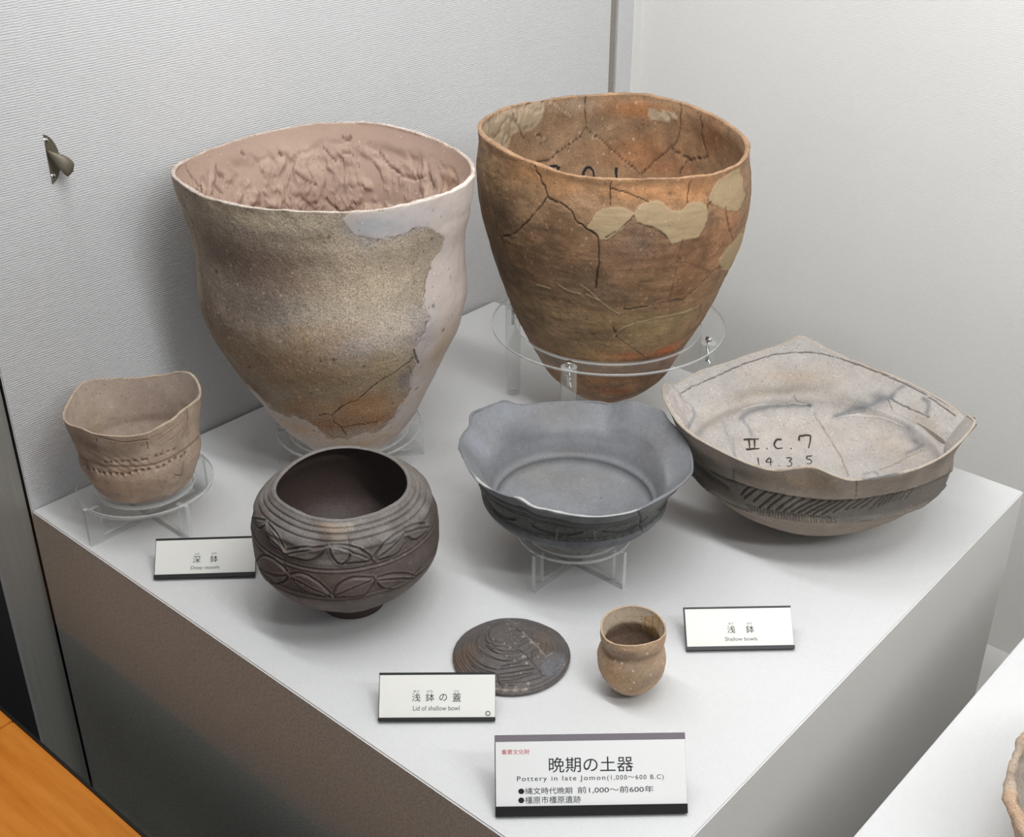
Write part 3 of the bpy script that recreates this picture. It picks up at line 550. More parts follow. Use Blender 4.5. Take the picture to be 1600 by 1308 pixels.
def clay(name, rough=0.85, grain=700.0, g_amp=0.35, pits=0.25, pit_scale=420.0, specks=0.15, bump=0.4, spec=0.25, mott=0.25):
    """fired clay: takes its colour layout from the mesh, adds grain, pits, pale specks and fine relief"""
    mt, nt, b, out = new_mat(name)
    at = N(nt, 'ShaderNodeVertexColor'); at.layer_name = 'Col'
    tc = N(nt, 'ShaderNodeTexCoord')
    def noise(scale, det=4.0, ro=0.6):
        n = N(nt, 'ShaderNodeTexNoise'); n.inputs['Scale'].default_value = scale; n.inputs['Detail'].default_value = det; n.inputs['Roughness'].default_value = ro
        nt.links.new(tc.outputs['Object'], n.inputs['Vector']); return n.outputs[0]
    gr = noise(grain); mo = noise(38.0, 6.0, 0.65); md = noise(150.0, 4.0)
    f = math_n(nt, 'ADD', 1.0, math_n(nt, 'MULTIPLY', math_n(nt, 'SUBTRACT', gr, 0.5), g_amp*2))
    f = math_n(nt, 'MULTIPLY', f, math_n(nt, 'ADD', 1.0, math_n(nt, 'MULTIPLY', math_n(nt, 'SUBTRACT', mo, 0.5), mott*2)))
    f = math_n(nt, 'MULTIPLY', f, math_n(nt, 'ADD', 1.0, math_n(nt, 'MULTIPLY', math_n(nt, 'SUBTRACT', md, 0.5), mott*1.4)))
    vo = N(nt, 'ShaderNodeTexVoronoi'); vo.inputs['Scale'].default_value = pit_scale; nt.links.new(tc.outputs['Object'], vo.inputs['Vector'])
    hs = N(nt, 'ShaderNodeSeparateColor'); nt.links.new(vo.outputs['Color'], hs.inputs[0])
    dot = math_n(nt, 'LESS_THAN', vo.outputs['Distance'], 0.28)
    pit = math_n(nt, 'MULTIPLY', dot, math_n(nt, 'GREATER_THAN', hs.outputs[0], 1-pits))
    spk = math_n(nt, 'MULTIPLY', dot, math_n(nt, 'LESS_THAN', hs.outputs[0], specks))
    f = math_n(nt, 'MULTIPLY', f, math_n(nt, 'SUBTRACT', 1.0, math_n(nt, 'MULTIPLY', pit, 0.5)))
    f = math_n(nt, 'MULTIPLY', f, math_n(nt, 'ADD', 1.0, math_n(nt, 'MULTIPLY', spk, 0.55)))
    cmb = N(nt, 'ShaderNodeCombineColor')
    for i in range(3): nt.links.new(f, cmb.inputs[i])
    mx = N(nt, 'ShaderNodeMix'); mx.data_type = 'RGBA'; mx.blend_type = 'MULTIPLY'; mx.inputs[0].default_value = 1.0
    nt.links.new(at.outputs[0], mx.inputs[6]); nt.links.new(cmb.outputs[0], mx.inputs[7]); nt.links.new(mx.outputs[2], b.inputs['Base Color'])
    b.inputs['Roughness'].default_value = rough; b.inputs['Specular IOR Level'].default_value = spec
    h = math_n(nt, 'ADD', math_n(nt, 'MULTIPLY', gr, 0.7), math_n(nt, 'SUBTRACT', math_n(nt, 'MULTIPLY', md, 1.3), math_n(nt, 'MULTIPLY', pit, 0.5)))
    bp = N(nt, 'ShaderNodeBump'); bp.inputs['Strength'].default_value = bump; bp.inputs['Distance'].default_value = 0.0012
    nt.links.new(h, bp.inputs['Height']); nt.links.new(bp.outputs[0], b.inputs['Normal'])
    return mt
SANDY = clay('sandy_clay', 0.95, 520, 0.85, 0.34, 420, 0.16, 0.8, 0.1, 0.20)
SMOOTH = clay('smooth_plaster', 0.75, 500, 0.06, 0.02, 260, 0.01, 0.12, 0.25, 0.08)
BROWN = clay('brown_clay', 0.72, 480, 0.42, 0.22, 400, 0.12, 0.5, 0.3, 0.42)
BURN = clay('burnished_dark_clay', 0.58, 560, 0.36, 0.14, 460, 0.14, 0.45, 0.4, 0.22)
GREY = clay('slate_grey_clay', 0.62, 500, 0.12, 0.05, 420, 0.02, 0.15, 0.3, 0.22)
BUFF = clay('buff_clay', 0.8, 520, 0.24, 0.12, 400, 0.07, 0.35, 0.25, 0.20)
PLAST = clay('grey_plaster', 0.85, 600, 0.08, 0.04, 300, 0.02, 0.15, 0.2, 0.06)

def cv(off, k, pts): return [(off[0]+k*x, off[1]+k*y) for x, y in pts]

# ================================================================== vessel 1: tall sandy deep vessel
C1 = lambda *p: cv((240, 160), 0.428, p)
v = Vessel(POTS['p1'], 720, 285, 135, 0.012, (160, 148, 128), lipf=0.45)
P = v.P; out_ = v.rows(0)[None]; inn = v.rows(2)[None]
v.tint((out_)*sstep(v.s, 0.0, 1.0)[None]*0.0, (0, 0, 0))
v.blob(370, 420, 75, (124, 110, 98), 0.85, ry=60); v.blob(440, 430, 70, (132, 112, 95), 0.8, ry=55)
v.blob(330, 480, 55, (118, 104, 90), 0.7); v.blob(420, 480, 70, (126, 118, 108), 0.75, ry=24)
v.blob(440, 500, 30, (106, 104, 102), 0.6, ry=14); v.blob(560, 430, 70, (196, 180, 152), 0.8); v.blob(610, 520, 60, (192, 182, 164), 0.8, ry=45)
v.blob(600, 360, 80, (170, 156, 134), 0.7, ry=28); v.blob(520, 545, 60, (172, 142, 100), 0.85, ry=35); v.blob(430, 560, 55, (148, 122, 92), 0.7, ry=30)
v.blob(500, 590, 70, (158, 130, 92), 0.8, ry=30); v.blob(560, 545, 50, (178, 170, 162), 0.75, ry=26); v.blob(600, 580, 40, (186, 164, 120), 0.6)
v.blob(560, 630, 55, (160, 116, 70), 0.85, ry=24); v.blob(510, 665, 40, (138, 92, 58), 0.85, ry=18); v.blob(590, 655, 35, (150, 104, 62), 0.8, ry=20)
v.blob(400, 610, 35, (120, 100, 80), 0.75); v.blob(440, 345, 60, (186, 174, 150), 0.8, ry=16); v.blob(350, 325, 50, (154, 144, 124), 0.6, ry=14)
v.blob(520, 352, 40, (150, 138, 116), 0.6, ry=10); v.blob(340, 570, 30, (130, 104, 74), 0.6, ry=50)
v.mul(1+out_*0.10*fbm(P, 26, 4, 7)); v.blob(505, 490, 60, (182, 172, 154), 0.6, ry=16)
for (a, b_, r, c_, al, ry) in [(400, 345, 50, (192, 178, 150), 0.75, 13), (340, 325, 30, (184, 170, 142), 0.7, 12), (480, 352, 40, (186, 174, 148), 0.7, 10), (360, 540, 40, (150, 126, 98), 0.6, 24), (420, 590, 50, (158, 132, 102), 0.7, 26), (470, 640, 50, (160, 128, 94), 0.7, 22), (520, 640, 50, (176, 144, 108), 0.75, 20), (590, 640, 40, (178, 142, 104), 0.7, 20), (540, 660, 40, (166, 126, 90), 0.7, 14), (520, 610, 60, (170, 148, 112), 0.6, 18), (330, 400, 14, (140, 126, 112), 0.6, 50), (340, 480, 30, (150, 134, 116), 0.5, 40)]: v.blob(a, b_, r, c_, al, ry=ry)  # paler spots put missing light into the clay at left and underside
v.disp += out_*(0.0016*fbm(P, 9, 3, 3)+0.0005*fbm(P, 60, 4, 4))
# light vertical scraping of the upper wall
v.disp += out_*0.0004*fbm(P*np.array([1, 1, .15]), 70, 3, 9)
# swelling below the rim
Dn = np.abs(v.s[None]-0.905); v.disp -= out_*0.0012*np.exp(-(Dn/0.02)**2)*(0.6+0.5*fbm(P, 12, 2, 8))
plas = v.poly(C1((1190, 250), (1165, 470), (1060, 480), (1050, 540), (1012, 590), (1000, 640), (985, 700), (985, 745), (1008, 780), (1000, 830), (965, 860), (950, 905), (962, 950), (940, 990), (935, 1040), (915, 1080), (895, 1110), (870, 1150), (820, 1200), (760, 1210), (705, 1232), (640, 1225), (590, 1185), (560, 1150), (480, 1142), (430, 1120), (400, 1080), (340, 1030), (380, 1130), (500, 1290), (860, 1290), (1000, 1060), (1180, 700)), 0, 1.2, 4)
plas = np.maximum(plas, v.poly(C1((690, 425), (720, 405), (860, 396), (1000, 350), (1180, 260), (1180, 470), (1055, 485), (1010, 460), (960, 455), (900, 492), (820, 503), (740, 488)), 0, 1.2, 3))
bs = np.clip(sstep(-v.s, -0.06, -0.03), 0, 1)[None]*out_; plas = np.maximum(plas, bs)
pc = lin((182, 170, 162)); pm = plas[..., None]
v.col = v.col*(1-pm)+pc*pm
for (a, b_, r, c_, al, ry) in [(560, 695, 70, (176, 152, 128), 0.9, 26), (470, 670, 45, (178, 152, 124), 0.9, 22), (620, 355, 60, (168, 166, 168), 0.55, 20), (580, 352, 40, (148, 150, 152), 0.8, 14), (640, 660, 35, (160, 142, 134), 0.8, 40), (690, 545, 25, (170, 145, 112), 0.7, 45), (705, 395, 30, (188, 176, 170), 0.5, 40), (662, 515, 25, (150, 146, 146), 0.7, 30), (632, 592, 12, (120, 120, 120), 0.7, 22), (715, 300, 26, (190, 178, 168), 0.6, 20)]:
    v.blob(a, b_, r, c_, al, ry=ry)
v.disp += 0.0006*plas*out_
v.specks(420, 0, 0.0011, (84, 70, 58), 5, None, -0.0004, 0.6); v.specks(300, 0, 0.0010, (222, 212, 194), 6, None, 0.0003, 0.6); v.specks(60, 0, 0.0018, (60, 50, 42), 8, None, -0.0009, 0.8)
for cr in [((950, 905), (945, 935), (900, 975), (840, 1010), (790, 1045), (750, 1080), (690, 1110), (648, 1140), (660, 1165), (685, 1185), (702, 1215)), ((685, 1188), (740, 1180), (815, 1165)), ((948, 905), (955, 930), (966, 952)), ((604, 1142), (630, 1135), (648, 1140))]:
    v.crack(C1(*cr), 0, 0.0010, 0.0014)
v.crack(C1((112, 375), (145, 440), (165, 520), (175, 600), (183, 680), (195, 760), (215, 830)), 0, 0.0013, 0.0012, (92, 60, 36), 0.8)
for cr in [((1000, 610), (990, 660), (985, 740), (1005, 790), (985, 845), (960, 890)), ((570, 1150), (600, 1190), (650, 1215), (705, 1228)), ((820, 1195), (870, 1160), (900, 1110), (930, 1060), (945, 1000), (935, 960)), ((820, 500), (900, 490), (950, 460)), ((410, 1095), (440, 1125))]:
    v.crack(C1(*cr), 0, 0.0007, 0.0008, (70, 55, 40), 0.55, 2.2)
# inside: hand-pressed clay lining, smooth at the top and torn lower down
v.tint(inn*1.0, (180, 154, 137))
low = inn*sstep(-v.s, -0.965, -0.86)[None]
wv = np.stack([fbm(P, 14, 2, 21), fbm(P, 14, 2, 22), fbm(P, 14, 2, 23)], -1)*0.035
rid = 1-np.abs(fbm(P+wv, 24, 3, 12)); rid2 = 1-np.abs(fbm(P+wv, 55, 3, 13))
v.disp += low*(0.0075*fbm(P+wv, 17, 3, 11)-0.0085*np.clip(rid-0.72, 0, 1)/0.28+0.003*fbm(P, 70, 3, 14)-0.0025*np.clip(rid2-0.75, 0, 1)*4)
chop = low*sstep(-v.px[..., 0], -520, -430)*sstep(v.px[..., 1], 262, 285)
v.disp += chop*0.005*fbm(P, 110, 3, 15)
v.disp += inn*0.0006*fbm(P, 20, 3, 16)
v.disp = np.where(inn & (v.s[None] < 0.60), 0.0, v.disp); v.disp = np.where(inn, np.maximum(v.disp, -0.0045), v.disp)
v.blob(440, 235, 60, (190, 163, 146), 0.7, side=2, ry=26); v.blob(700, 285, 22, (176, 138, 110), 0.6, side=2)
for cr in [((620, 165), (640, 190), (665, 212)), ((690, 188), (715, 185), (728, 190)), ((820, 185), (850, 225), (900, 265), (960, 280), (1005, 262), (1010, 320)), ((690, 132), (710, 142), (720, 128)), ((120, 240), (140, 270), (160, 290), (180, 318)), ((232, 240), (245, 262), (262, 270)), ((232, 290), (245, 312), (262, 330)), ((630, 360), (650, 385), (668, 392)), ((460, 185), (470, 190)), ((322, 186), (330, 190)), ((520, 260), (540, 275), (590, 300))]:
    v.crack(C1(*cr), 2, 0.0016, 0.0035, (96, 66, 48), 0.6, 1.5)
rimm = np.clip(sstep(v.s, 0.985, 0.997)[None]*np.where(out_, 1, 1), 0, 1)*(v.side[None] == 1)
v.tint((v.side[None] == 1)*(0.55+0.4*fbm(P, 50, 3, 18)), (206, 194, 182))
v.disp += (v.side[None] == 1)*0.0010*fbm(P, 60, 3, 19)
v.col = np.where((out_*(1-plas))[..., None] > 0.5, v.col*np.array([1.12, 1.09, 1.14]), np.where((out_*plas)[..., None] > 0.5, v.col*np.array([1.27, 1.27, 1.30]), v.col*np.array([1.02, 1.04, 1.06])))
v.set_part('inner_lining', np.broadcast_to((v.side == 2)[None], plas.shape).astype(float))
v.set_part('plaster_repair', plas*out_)
v.build('deep_vessel', 'tall deep pottery vessel with sandy ochre and grey wall and pink clay lining', 'vessel',
        {'body': SANDY, 'plaster_repair': SMOOTH, 'inner_lining': SMOOTH}, {'inner_lining': 'rough pinkish clay lining', 'plaster_repair': 'smooth greyish pink plaster repair'}, 'deep vessels', k=1.0)

# ================================================================== vessel 2: tall brown deep vessel, pieced together
C2 = lambda *p: cv((720, 130), 0.3977, p)
v = Vessel(POTS['p2'], 720, 285, 135, 0.0085, (142, 110, 84), lipf=0.8)
P = v.P; out_ = v.rows(0)[None]; inn = v.rows(2)[None]
for (a, b_, r, c_, al, ry) in [(850, 420, 80, (122, 90, 64), 0.8, 60), (790, 340, 40, (100, 80, 62), 0.85, 50), (770, 270, 24, (150, 118, 84), 0.8, 22), (900, 380, 60, (128, 94, 66), 0.7, 40), (990, 400, 70, (132, 98, 74), 0.8, 50), (1080, 420, 50, (138, 96, 66), 0.8, 60), (880, 285, 60, (158, 112, 74), 0.85, 18), (1000, 300, 70, (176, 124, 82), 0.9, 16), (1080, 300, 50, (182, 126, 82), 0.85, 22), (820, 265, 50, (150, 106, 68), 0.8, 18), (1140, 330, 25, (172, 120, 84), 0.8, 60), (1120, 380, 30, (150, 104, 72), 0.7, 40), (1000, 380, 30, (112, 92, 84), 0.6, 30), (920, 450, 50, (104, 84, 68), 0.6, 30), (860, 500, 70, (132, 108, 76), 0.85, 40), (900, 530, 60, (128, 104, 74), 0.8, 26), (1010, 520, 60, (146, 122, 84), 0.85, 18), (1030, 500, 50, (150, 128, 88), 0.7, 14), (930, 555, 60, (156, 104, 62), 0.8, 12), (1040, 548, 26, (196, 104, 48), 0.9, 10), (985, 556, 30, (182, 108, 56), 0.7, 9), (930, 590, 60, (148, 100, 66), 0.85, 20), (960, 612, 40, (164, 96, 56), 0.8, 10), (885, 560, 30, (112, 86, 56), 0.7, 22), (1035, 575, 40, (140, 92, 56), 0.8, 22), (1020, 445, 40, (140, 108, 78), 0.6, 22), (845, 455, 30, (142, 122, 92), 0.6, 8), (820, 400, 36, (112, 86, 62), 0.7, 40)]:
    v.blob(a, b_, r, c_, al, ry=ry)
for (a, b_, r, c_, al, ry) in [(850, 500, 60, (172, 140, 106), 0.75, 34), (900, 545, 70, (164, 134, 98), 0.7, 26), (880, 590, 40, (160, 124, 86), 0.6, 16), (820, 470, 30, (160, 132, 100), 0.6, 26), (1000, 500, 60, (158, 128, 92), 0.5, 20), (950, 480, 40, (130, 102, 78), 0.5, 16), (1060, 400, 50, (150, 108, 80), 0.5, 30), (820, 300, 30, (160, 124, 88), 0.5, 16), (950, 360, 60, (124, 96, 78), 0.5, 22)]: v.blob(a, b_, r, c_, al, ry=ry)  # lower spots lightened to stand in for light on the underside
v.mul(1+out_*0.24*fbm(P, 55, 4, 31)+out_*0.16*fbm(P*np.array([1, 1, 4]), 30, 3, 32)+out_*0.16*fbm(P, 14, 3, 30))
g_ = v.col@np.array([.3, .5, .2]); v.col = (v.col*0.88+g_[..., None]*0.12)*np.array([1.06, 1.05, 0.92])
v.specks(500, 0, 0.0012, (66, 50, 40), 25, None, -0.0004, 0.6); v.specks(420, 0, 0.0010, (206, 182, 150), 26, None, 0.0003, 0.6)
v.disp += out_*(0.0018*fbm(P, 10, 3, 33)+0.0006*fbm(P, 55, 4, 34)+0.0003*fbm(P*np.array([.3, .3, 1.6]), 120, 3, 35))
pats = [((680, 515), (700, 485), (728, 470), (770, 462), (805, 478), (830, 500), (870, 492), (900, 472), (950, 468), (972, 500), (965, 550), (925, 600), (875, 612), (835, 628), (818, 618), (795, 588), (750, 562), (700, 548)),
        ((535, 505), (600, 485), (645, 490), (682, 512), (660, 545), (610, 590), (575, 612), (545, 615), (530, 592), (500, 570), (515, 540)),
        ((1000, 392), (1050, 362), (1095, 340), (1105, 400), (1112, 450), (1075, 502), (1010, 485), (975, 462), (985, 420)),
        ((1065, 622), (1110, 590), (1082, 690), (1040, 735), (1008, 705), (1040, 655))]
plas = np.zeros((v.NT, v.M))
pms = [v.poly(C2(*q), 0, 1.0, 2.5, True) for q in pats]
for q in pms: plas = np.maximum(plas, q)
v.col = v.col*(1-plas[..., None])+lin((170, 148, 116))*plas[..., None]; v.disp += 0.0009*plas*(1+0.3*fbm(P, 25, 2, 36))
smear = v.poly(C2((610, 915), (760, 925), (930, 880), (935, 920), (860, 1000), (760, 1050), (700, 1060), (650, 1010)), 0, 4, 5)
v.col = v.col*(1-0.35*smear[..., None])+lin((156, 132, 98))*0.35*smear[..., None]
for cr, w, d in [(((290, 325), (310, 370), (330, 410), (340, 450), (400, 475), (435, 500), (450, 540), (500, 575), (540, 600), (545, 650), (540, 720), (530, 805)), 0.0012, 0.0022), (((340, 450), (310, 490), (260, 545), (210, 595), (170, 600)), 0.0010, 0.0016), (((590, 390), (585, 480)), 0.0009, 0.0015), (((590, 415), (650, 430), (700, 450), (735, 468)), 0.0008, 0.0014), (((890, 470), (895, 420), (905, 385)), 0.0008, 0.0014), (((1040, 488), (1050, 550), (1068, 615)), 0.0011, 0.0018), (((640, 890), (720, 880), (810, 860), (870, 850), (930, 800), (1000, 730), (1030, 720)), 0.0008, 0.0012), (((115, 430), (130, 500), (150, 590), (180, 640), (195, 700)), 0.0008, 0.0012), (((680, 520), (630, 570), (570, 605)), 0.0008, 0.0012), (((700, 548), (760, 572), (798, 595), (822, 625)), 0.0006, 0.001), (((985, 465), (970, 490)), 0.0011, 0.0018), (((600, 960), (610, 1000)), 0.001, 0.0014), (((940, 870), (930, 930)), 0.001, 0.0014)]:
    v.crack(C2(*cr), 0, w, d, (40, 28, 20), 0.95)
for cr in [((870, 612), (850, 700), (830, 800), (815, 860)), ((880, 700), (980, 742)), ((650, 840), (640, 890)), ((610, 1000), (660, 1030), (720, 1075)), ((150, 350), (155, 372), (130, 380)), ((700, 1100), (760, 1100), (800, 1085))]:
    v.crack(C2(*cr), 0, 0.0008, 0.0007, (84, 62, 44), 0.6, 1.5)
for cr in [((470, 790), (530, 840), (590, 890), (625, 905)), ((380, 790), (420, 815), (470, 830)), ((600, 1000), (640, 960), (740, 930), (850, 905), (930, 880)), ((300, 790), (350, 805)), ((490, 830), (540, 850))]:
    v.carve(v.line3(C2(*cr), 0), 0, 0.0010, -0.0008, (196, 180, 140), 0.55, 1.0)
# inside
v.tint(inn*1.0, (148, 118, 90))
for (a, b_, r, c_, al, ry) in [(870, 225, 60, (150, 122, 96), 0.8, 26), (1000, 235, 60, (160, 112, 74), 0.8, 30), (1000, 172, 70, (166, 112, 70), 0.85, 14), (1110, 215, 40, (128, 90, 62), 0.85, 34), (930, 200, 60, (156, 130, 102), 0.7, 22), (830, 190, 30, (150, 128, 104), 0.7, 30), (1040, 262, 60, (152, 106, 74), 0.7, 16), (900, 165, 40, (146, 130, 110), 0.7, 12)]:  # clay tones; the darker spot at right paints the shadow inside that wall
    v.blob(a, b_, r, c_, al, side=2, ry=ry)
v.specks(260, 2, 0.0010, (216, 190, 160), 27, None, 0.0003, 0.7); v.specks(200, 2, 0.0010, (80, 58, 42), 28, None, 0, 0.6); v.mul(1+inn*0.2*fbm(P, 60, 4, 37)); v.disp += inn*(0.0012*fbm(P, 14, 3, 38)+0.0005*fbm(P, 70, 3, 39))
ip = [((75, 190), (110, 140), (200, 95), (330, 68), (318, 130), (285, 175), (240, 190), (200, 200), (180, 260), (140, 262), (100, 225)), ((740, 100), (790, 110), (845, 120), (850, 145), (800, 148), (745, 130))]
ipm = np.zeros((v.NT, v.M))
ims = [v.poly(C2(*q), 2, 1.2, 3, True) for q in ip]; pms += ims
for q in ims: ipm = np.maximum(ipm, q)
v.col = v.col*(1-ipm[..., None])+lin((176, 156, 132))*ipm[..., None]
v.disp += ipm*(0.0022*fbm(P, 40, 3, 40)-0.003*np.clip(1-np.abs(fbm(P, 45, 3, 41))-0.75, 0, 1)*4)
for cr in [((490, 55), (486, 100), (490, 150), (500, 185), (560, 230), (640, 300), (700, 350)), ((490, 172), (470, 212), (410, 250), (350, 300), (300, 315)), ((862, 75), (862, 180), (850, 230), (780, 290), (710, 352)), ((940, 130), (950, 220), (968, 290), (890, 302), (862, 350)), ((830, 260), (900, 300), (970, 293)), ((300, 205), (320, 208)), ((205, 120), (225, 160), (240, 210), (270, 228))]:
    v.crack(C2(*cr), 2, 0.0011, 0.0016, (52, 36, 24), 0.85)
v.carve(v.line3(C2((350, 72), (390, 100), (430, 125)), 2), 2, 0.0010, -0.0004, (206, 188, 160), 0.6)
lip = (v.side[None] == 1)
v.tint(lip*(0.5+0.4*fbm(P, 45, 3, 42)), (186, 150, 118)); v.disp += lip*0.0012*fbm(P, 55, 3, 43)
for q_, m_ in enumerate(pms): v.set_part('plaster_patch.%d' % q_, m_)
r2, _ = v.build('deep_vessel', 'tall reddish brown deep vessel pieced from sherds on clear ring stand', 'vessel',
        {'body': BROWN, 'plaster_patch': PLAST}, {'plaster_patch.%d' % q_: 'grey beige plaster patch' for q_ in range(6)}, 'deep vessels', k=1.0)
for st in ([C2((348, 326), (372, 326), (392, 330)), C2((384, 330), (376, 352))], [C2((482, 375), (482, 350), (492, 332), (506, 331), (520, 342), (524, 375))], [C2((610, 330), (611, 378))]):
    v.ribbon(st, 2, 0.0042, 'painted_digit', INK, r2, 0.0006)

# ================================================================== vessel 3: small vessel at the left
C3 = lambda *p: cv((60, 560), 0.2447, p)
v = Vessel(POTS['p3'], 460, 175, 80, 0.0052, (150, 132, 116), lipf=0.7)
P = v.P; out_ = v.rows(0)[None]; inn = v.rows(2)[None]
for (a, b_, r, c_, al, ry) in [(150, 700, 40, (112, 96, 82), 0.8, 14), (200, 695, 40, (120, 104, 88), 0.7, 14), (250, 700, 20, (146, 132, 116), 0.8, 12), (200, 765, 60, (156, 136, 116), 0.9, 16), (130, 720, 20, (116, 94, 76), 0.7, 12), (290, 720, 26, (146, 130, 116), 0.85, 30), (235, 705, 10, (166, 150, 132), 0.7, 10), (195, 740, 24, (130, 104, 84), 0.6, 10)]:
    v.blob(a, b_, r, c_, al, ry=ry)
v.disp += out_*(0.0008*fbm(P, 22, 3, 51)+0.0003*fbm(P, 90, 3, 52)); v.mul(1+0.20*fbm(P, 70, 4, 53)); v.specks(180, 0, 0.0009, (80, 66, 56), 51, None, -0.0003, 0.6)
for cr, w, d in [(((250, 612), (300, 650), (400, 688), (550, 692), (690, 688), (820, 650), (940, 580), (1030, 500)), 0.0020, 0.0014)]:
    v.carve(v.line3(C3(*cr), 0), 0, w, d, (100, 84, 70), 0.5)
def dots(vv, pts, w, d, col, al=0.7, side=0):
    for a, b_ in pts:
        c = vv.at(a, b_, side)[0]; D = np.linalg.norm(vv.P-c, axis=-1); vv.disp -= d*np.exp(-(D/w)**2)*vv.rows(side)[None]; vv.tint(np.exp(-(D/w)**2)*al*vv.rows(side)[None], col)
dots(v, C3((425, 665), (460, 664), (495, 662), (530, 661), (572, 658), (616, 656), (665, 652), (690, 647), (750, 628), (785, 612), (825, 597), (865, 583)), 0.0019, 0.0024, (74, 60, 50))
dots(v, C3((280, 685), (310, 700), (345, 714), (385, 726), (415, 735), (455, 736), (495, 737), (530, 745), (578, 738), (622, 722), (662, 716), (705, 712), (760, 700), (800, 688), (838, 662), (875, 642), (912, 628), (937, 605)), 0.0022, 0.0030, (70, 56, 46))
dots(v, C3((300, 692), (365, 722), (436, 738), (476, 742), (512, 742), (555, 748), (600, 735), (640, 725), (855, 655), (893, 640)), 0.0014, -0.0012, (190, 178, 160), 0.6)
# slanting cord marks on the upper wall
cm = out_*sstep(v.s, 0.66, 0.7)[None]*sstep(-v.s, -0.93, -0.88)[None]
v.disp += cm*0.0004*np.sin((v.px[..., 0]*0.5-v.px[..., 1]*0.87)*0.75)*sstep(-v.px[..., 0], -260, -200)
for cr in [((250, 432), (300, 470), (345, 490), (440, 522), (560, 540), (700, 520)), ((945, 318), (955, 360), (945, 430)), ((215, 430), (222, 445)), ((365, 508), (365, 530)), ((690, 540), (700, 580)), ((870, 740), (915, 755), (925, 665))]:
    v.crack(C3(*cr), 0, 0.0007, 0.0012, (56, 44, 34), 0.85, 0.6)
for cr in [((700, 520), (800, 470), (880, 410)), ((760, 520), (850, 460), (925, 390)), ((780, 560), (870, 500), (930, 440))]:
    v.crack(C3(*cr), 0, 0.0006, 0.0006, (92, 80, 66), 0.5, 0.5)
v.mul(1+0.75*out_); v.tint(inn*1.0, (186, 169, 155)); v.blob(230, 625, 50, (150, 132, 120), 0.6, side=2); v.blob(140, 650, 24, (178, 160, 140), 0.6, side=2)
v.blob(150, 665, 14, (186, 172, 150), 0.7, side=2); v.disp += inn*0.0006*fbm(P, 30, 3, 54)
lip = (v.side[None] == 1); v.tint(lip*0.6, (184, 168, 146)); v.disp += lip*0.0006*fbm(P, 70, 3, 55)
v.set_part('rim', np.broadcast_to(lip | ((v.s > 0.975) & (v.side == 0))[None], lip.shape if False else (v.NT, v.M)).astype(float))
v.build('small_deep_vessel', 'small greyish brown vessel with wavy rim and two rows of pricked dots, far left', 'vessel', {'body': BUFF, 'rim': BUFF}, {'rim': 'uneven paler rim'}, 'deep vessels')

# ================================================================== vessel 4: round dark carved bowl
C4 = lambda *p: cv((370, 670), 0.2369, p)
v = Vessel(POTS['p4'], 650, 245, 50, 0.0085, (100, 88, 82), lipf=0.7)
P = v.P; out_ = v.rows(0)[None]; inn = v.rows(2)[None]
def sval(vv, px, py, side=0): return vv.s[vv.at(px, py, side)[2]]
for yy, w, d in ((655, 0.0010, 0.0022), (698, 0.0011, 0.0024), (745, 0.0011, 0.0024), (935, 0.0012, 0.0022), (965, 0.0010, 0.0018), (1108, 0.0011, 0.0018), (1135, 0.0010, 0.0016)):
    (x0, y0), = C4((640, yy)); v.ring(x0, y0, 0, w, d, (46, 40, 37), 0.6)
s_a = sval(v, *C4((640, 752))[0]); s_b = sval(v, *C4((640, 925))[0]); s_c = sval(v, *C4((640, 968))[0]); s_d = sval(v, *C4((640, 1100))[0])
band1 = ((v.s < s_a) & (v.s > s_b))[None]*out_; band2 = ((v.s < s_c) & (v.s > s_d))[None]*out_
v.disp -= 0.0010*band1+0.0008*band2; v.tint((band1+band2)*0.25, (70, 62, 58))
leaf_up = [((180, 640), (220, 720), (300, 805)), ((200, 625), (265, 700), (305, 790)), ((190, 690), (235, 765), (300, 815), (335, 838)),
           ((325, 802), (420, 785), (520, 783), (595, 770)), ((330, 828), (440, 803), (595, 777)), ((340, 842), (450, 870), (530, 850), (590, 788)),
           ((610, 790), (635, 855), (680, 895), (730, 872), (745, 830)), ((600, 772), (700, 790), (800, 830), (885, 860)), ((610, 765), (720, 768), (820, 800), (890, 852)), ((690, 893), (800, 885), (890, 868)),
           ((900, 852), (960, 770), (1040, 700), (1100, 665)), ((912, 858), (1000, 800), (1060, 740), (1105, 680)), ((930, 865), (1050, 830), (1105, 760)),
           ((1105, 660), (1170, 632), (1250, 625)), ((1110, 690), (1180, 665), (1270, 650)), ((1115, 705), (1165, 735), (1220, 705), (1265, 662)),
           ((100, 590), (180, 600)), ((105, 605), (140, 660), (180, 640))]
leaf_lo = [((130, 870), (170, 835), (250, 860), (330, 940)), ((150, 915), (240, 955), (330, 965)), ((340, 972), (300, 1012), (220, 1010), (150, 950)),
           ((350, 962), (420, 952), (520, 1000), (620, 1088)), ((360, 975), (480, 1040), (618, 1098)), ((368, 985), (420, 1050), (500, 1090), (615, 1106)),
           ((632, 1092), (670, 1030), (760, 985), (900, 983)), ((640, 1098), (760, 1050), (905, 990)), ((650, 1106), (800, 1110), (870, 1070), (910, 1000)),
           ((920, 990), (1000, 963), (1100, 958), (1180, 968)), ((925, 1000), (1050, 988), (1160, 983)), ((920, 1005), (960, 1050), (1060, 1050), (1150, 1000)),
           ((1170, 960), (1230, 895), (1280, 830)), ((1175, 975), (1240, 930), (1290, 850))]
cx, cy = v.p['c']
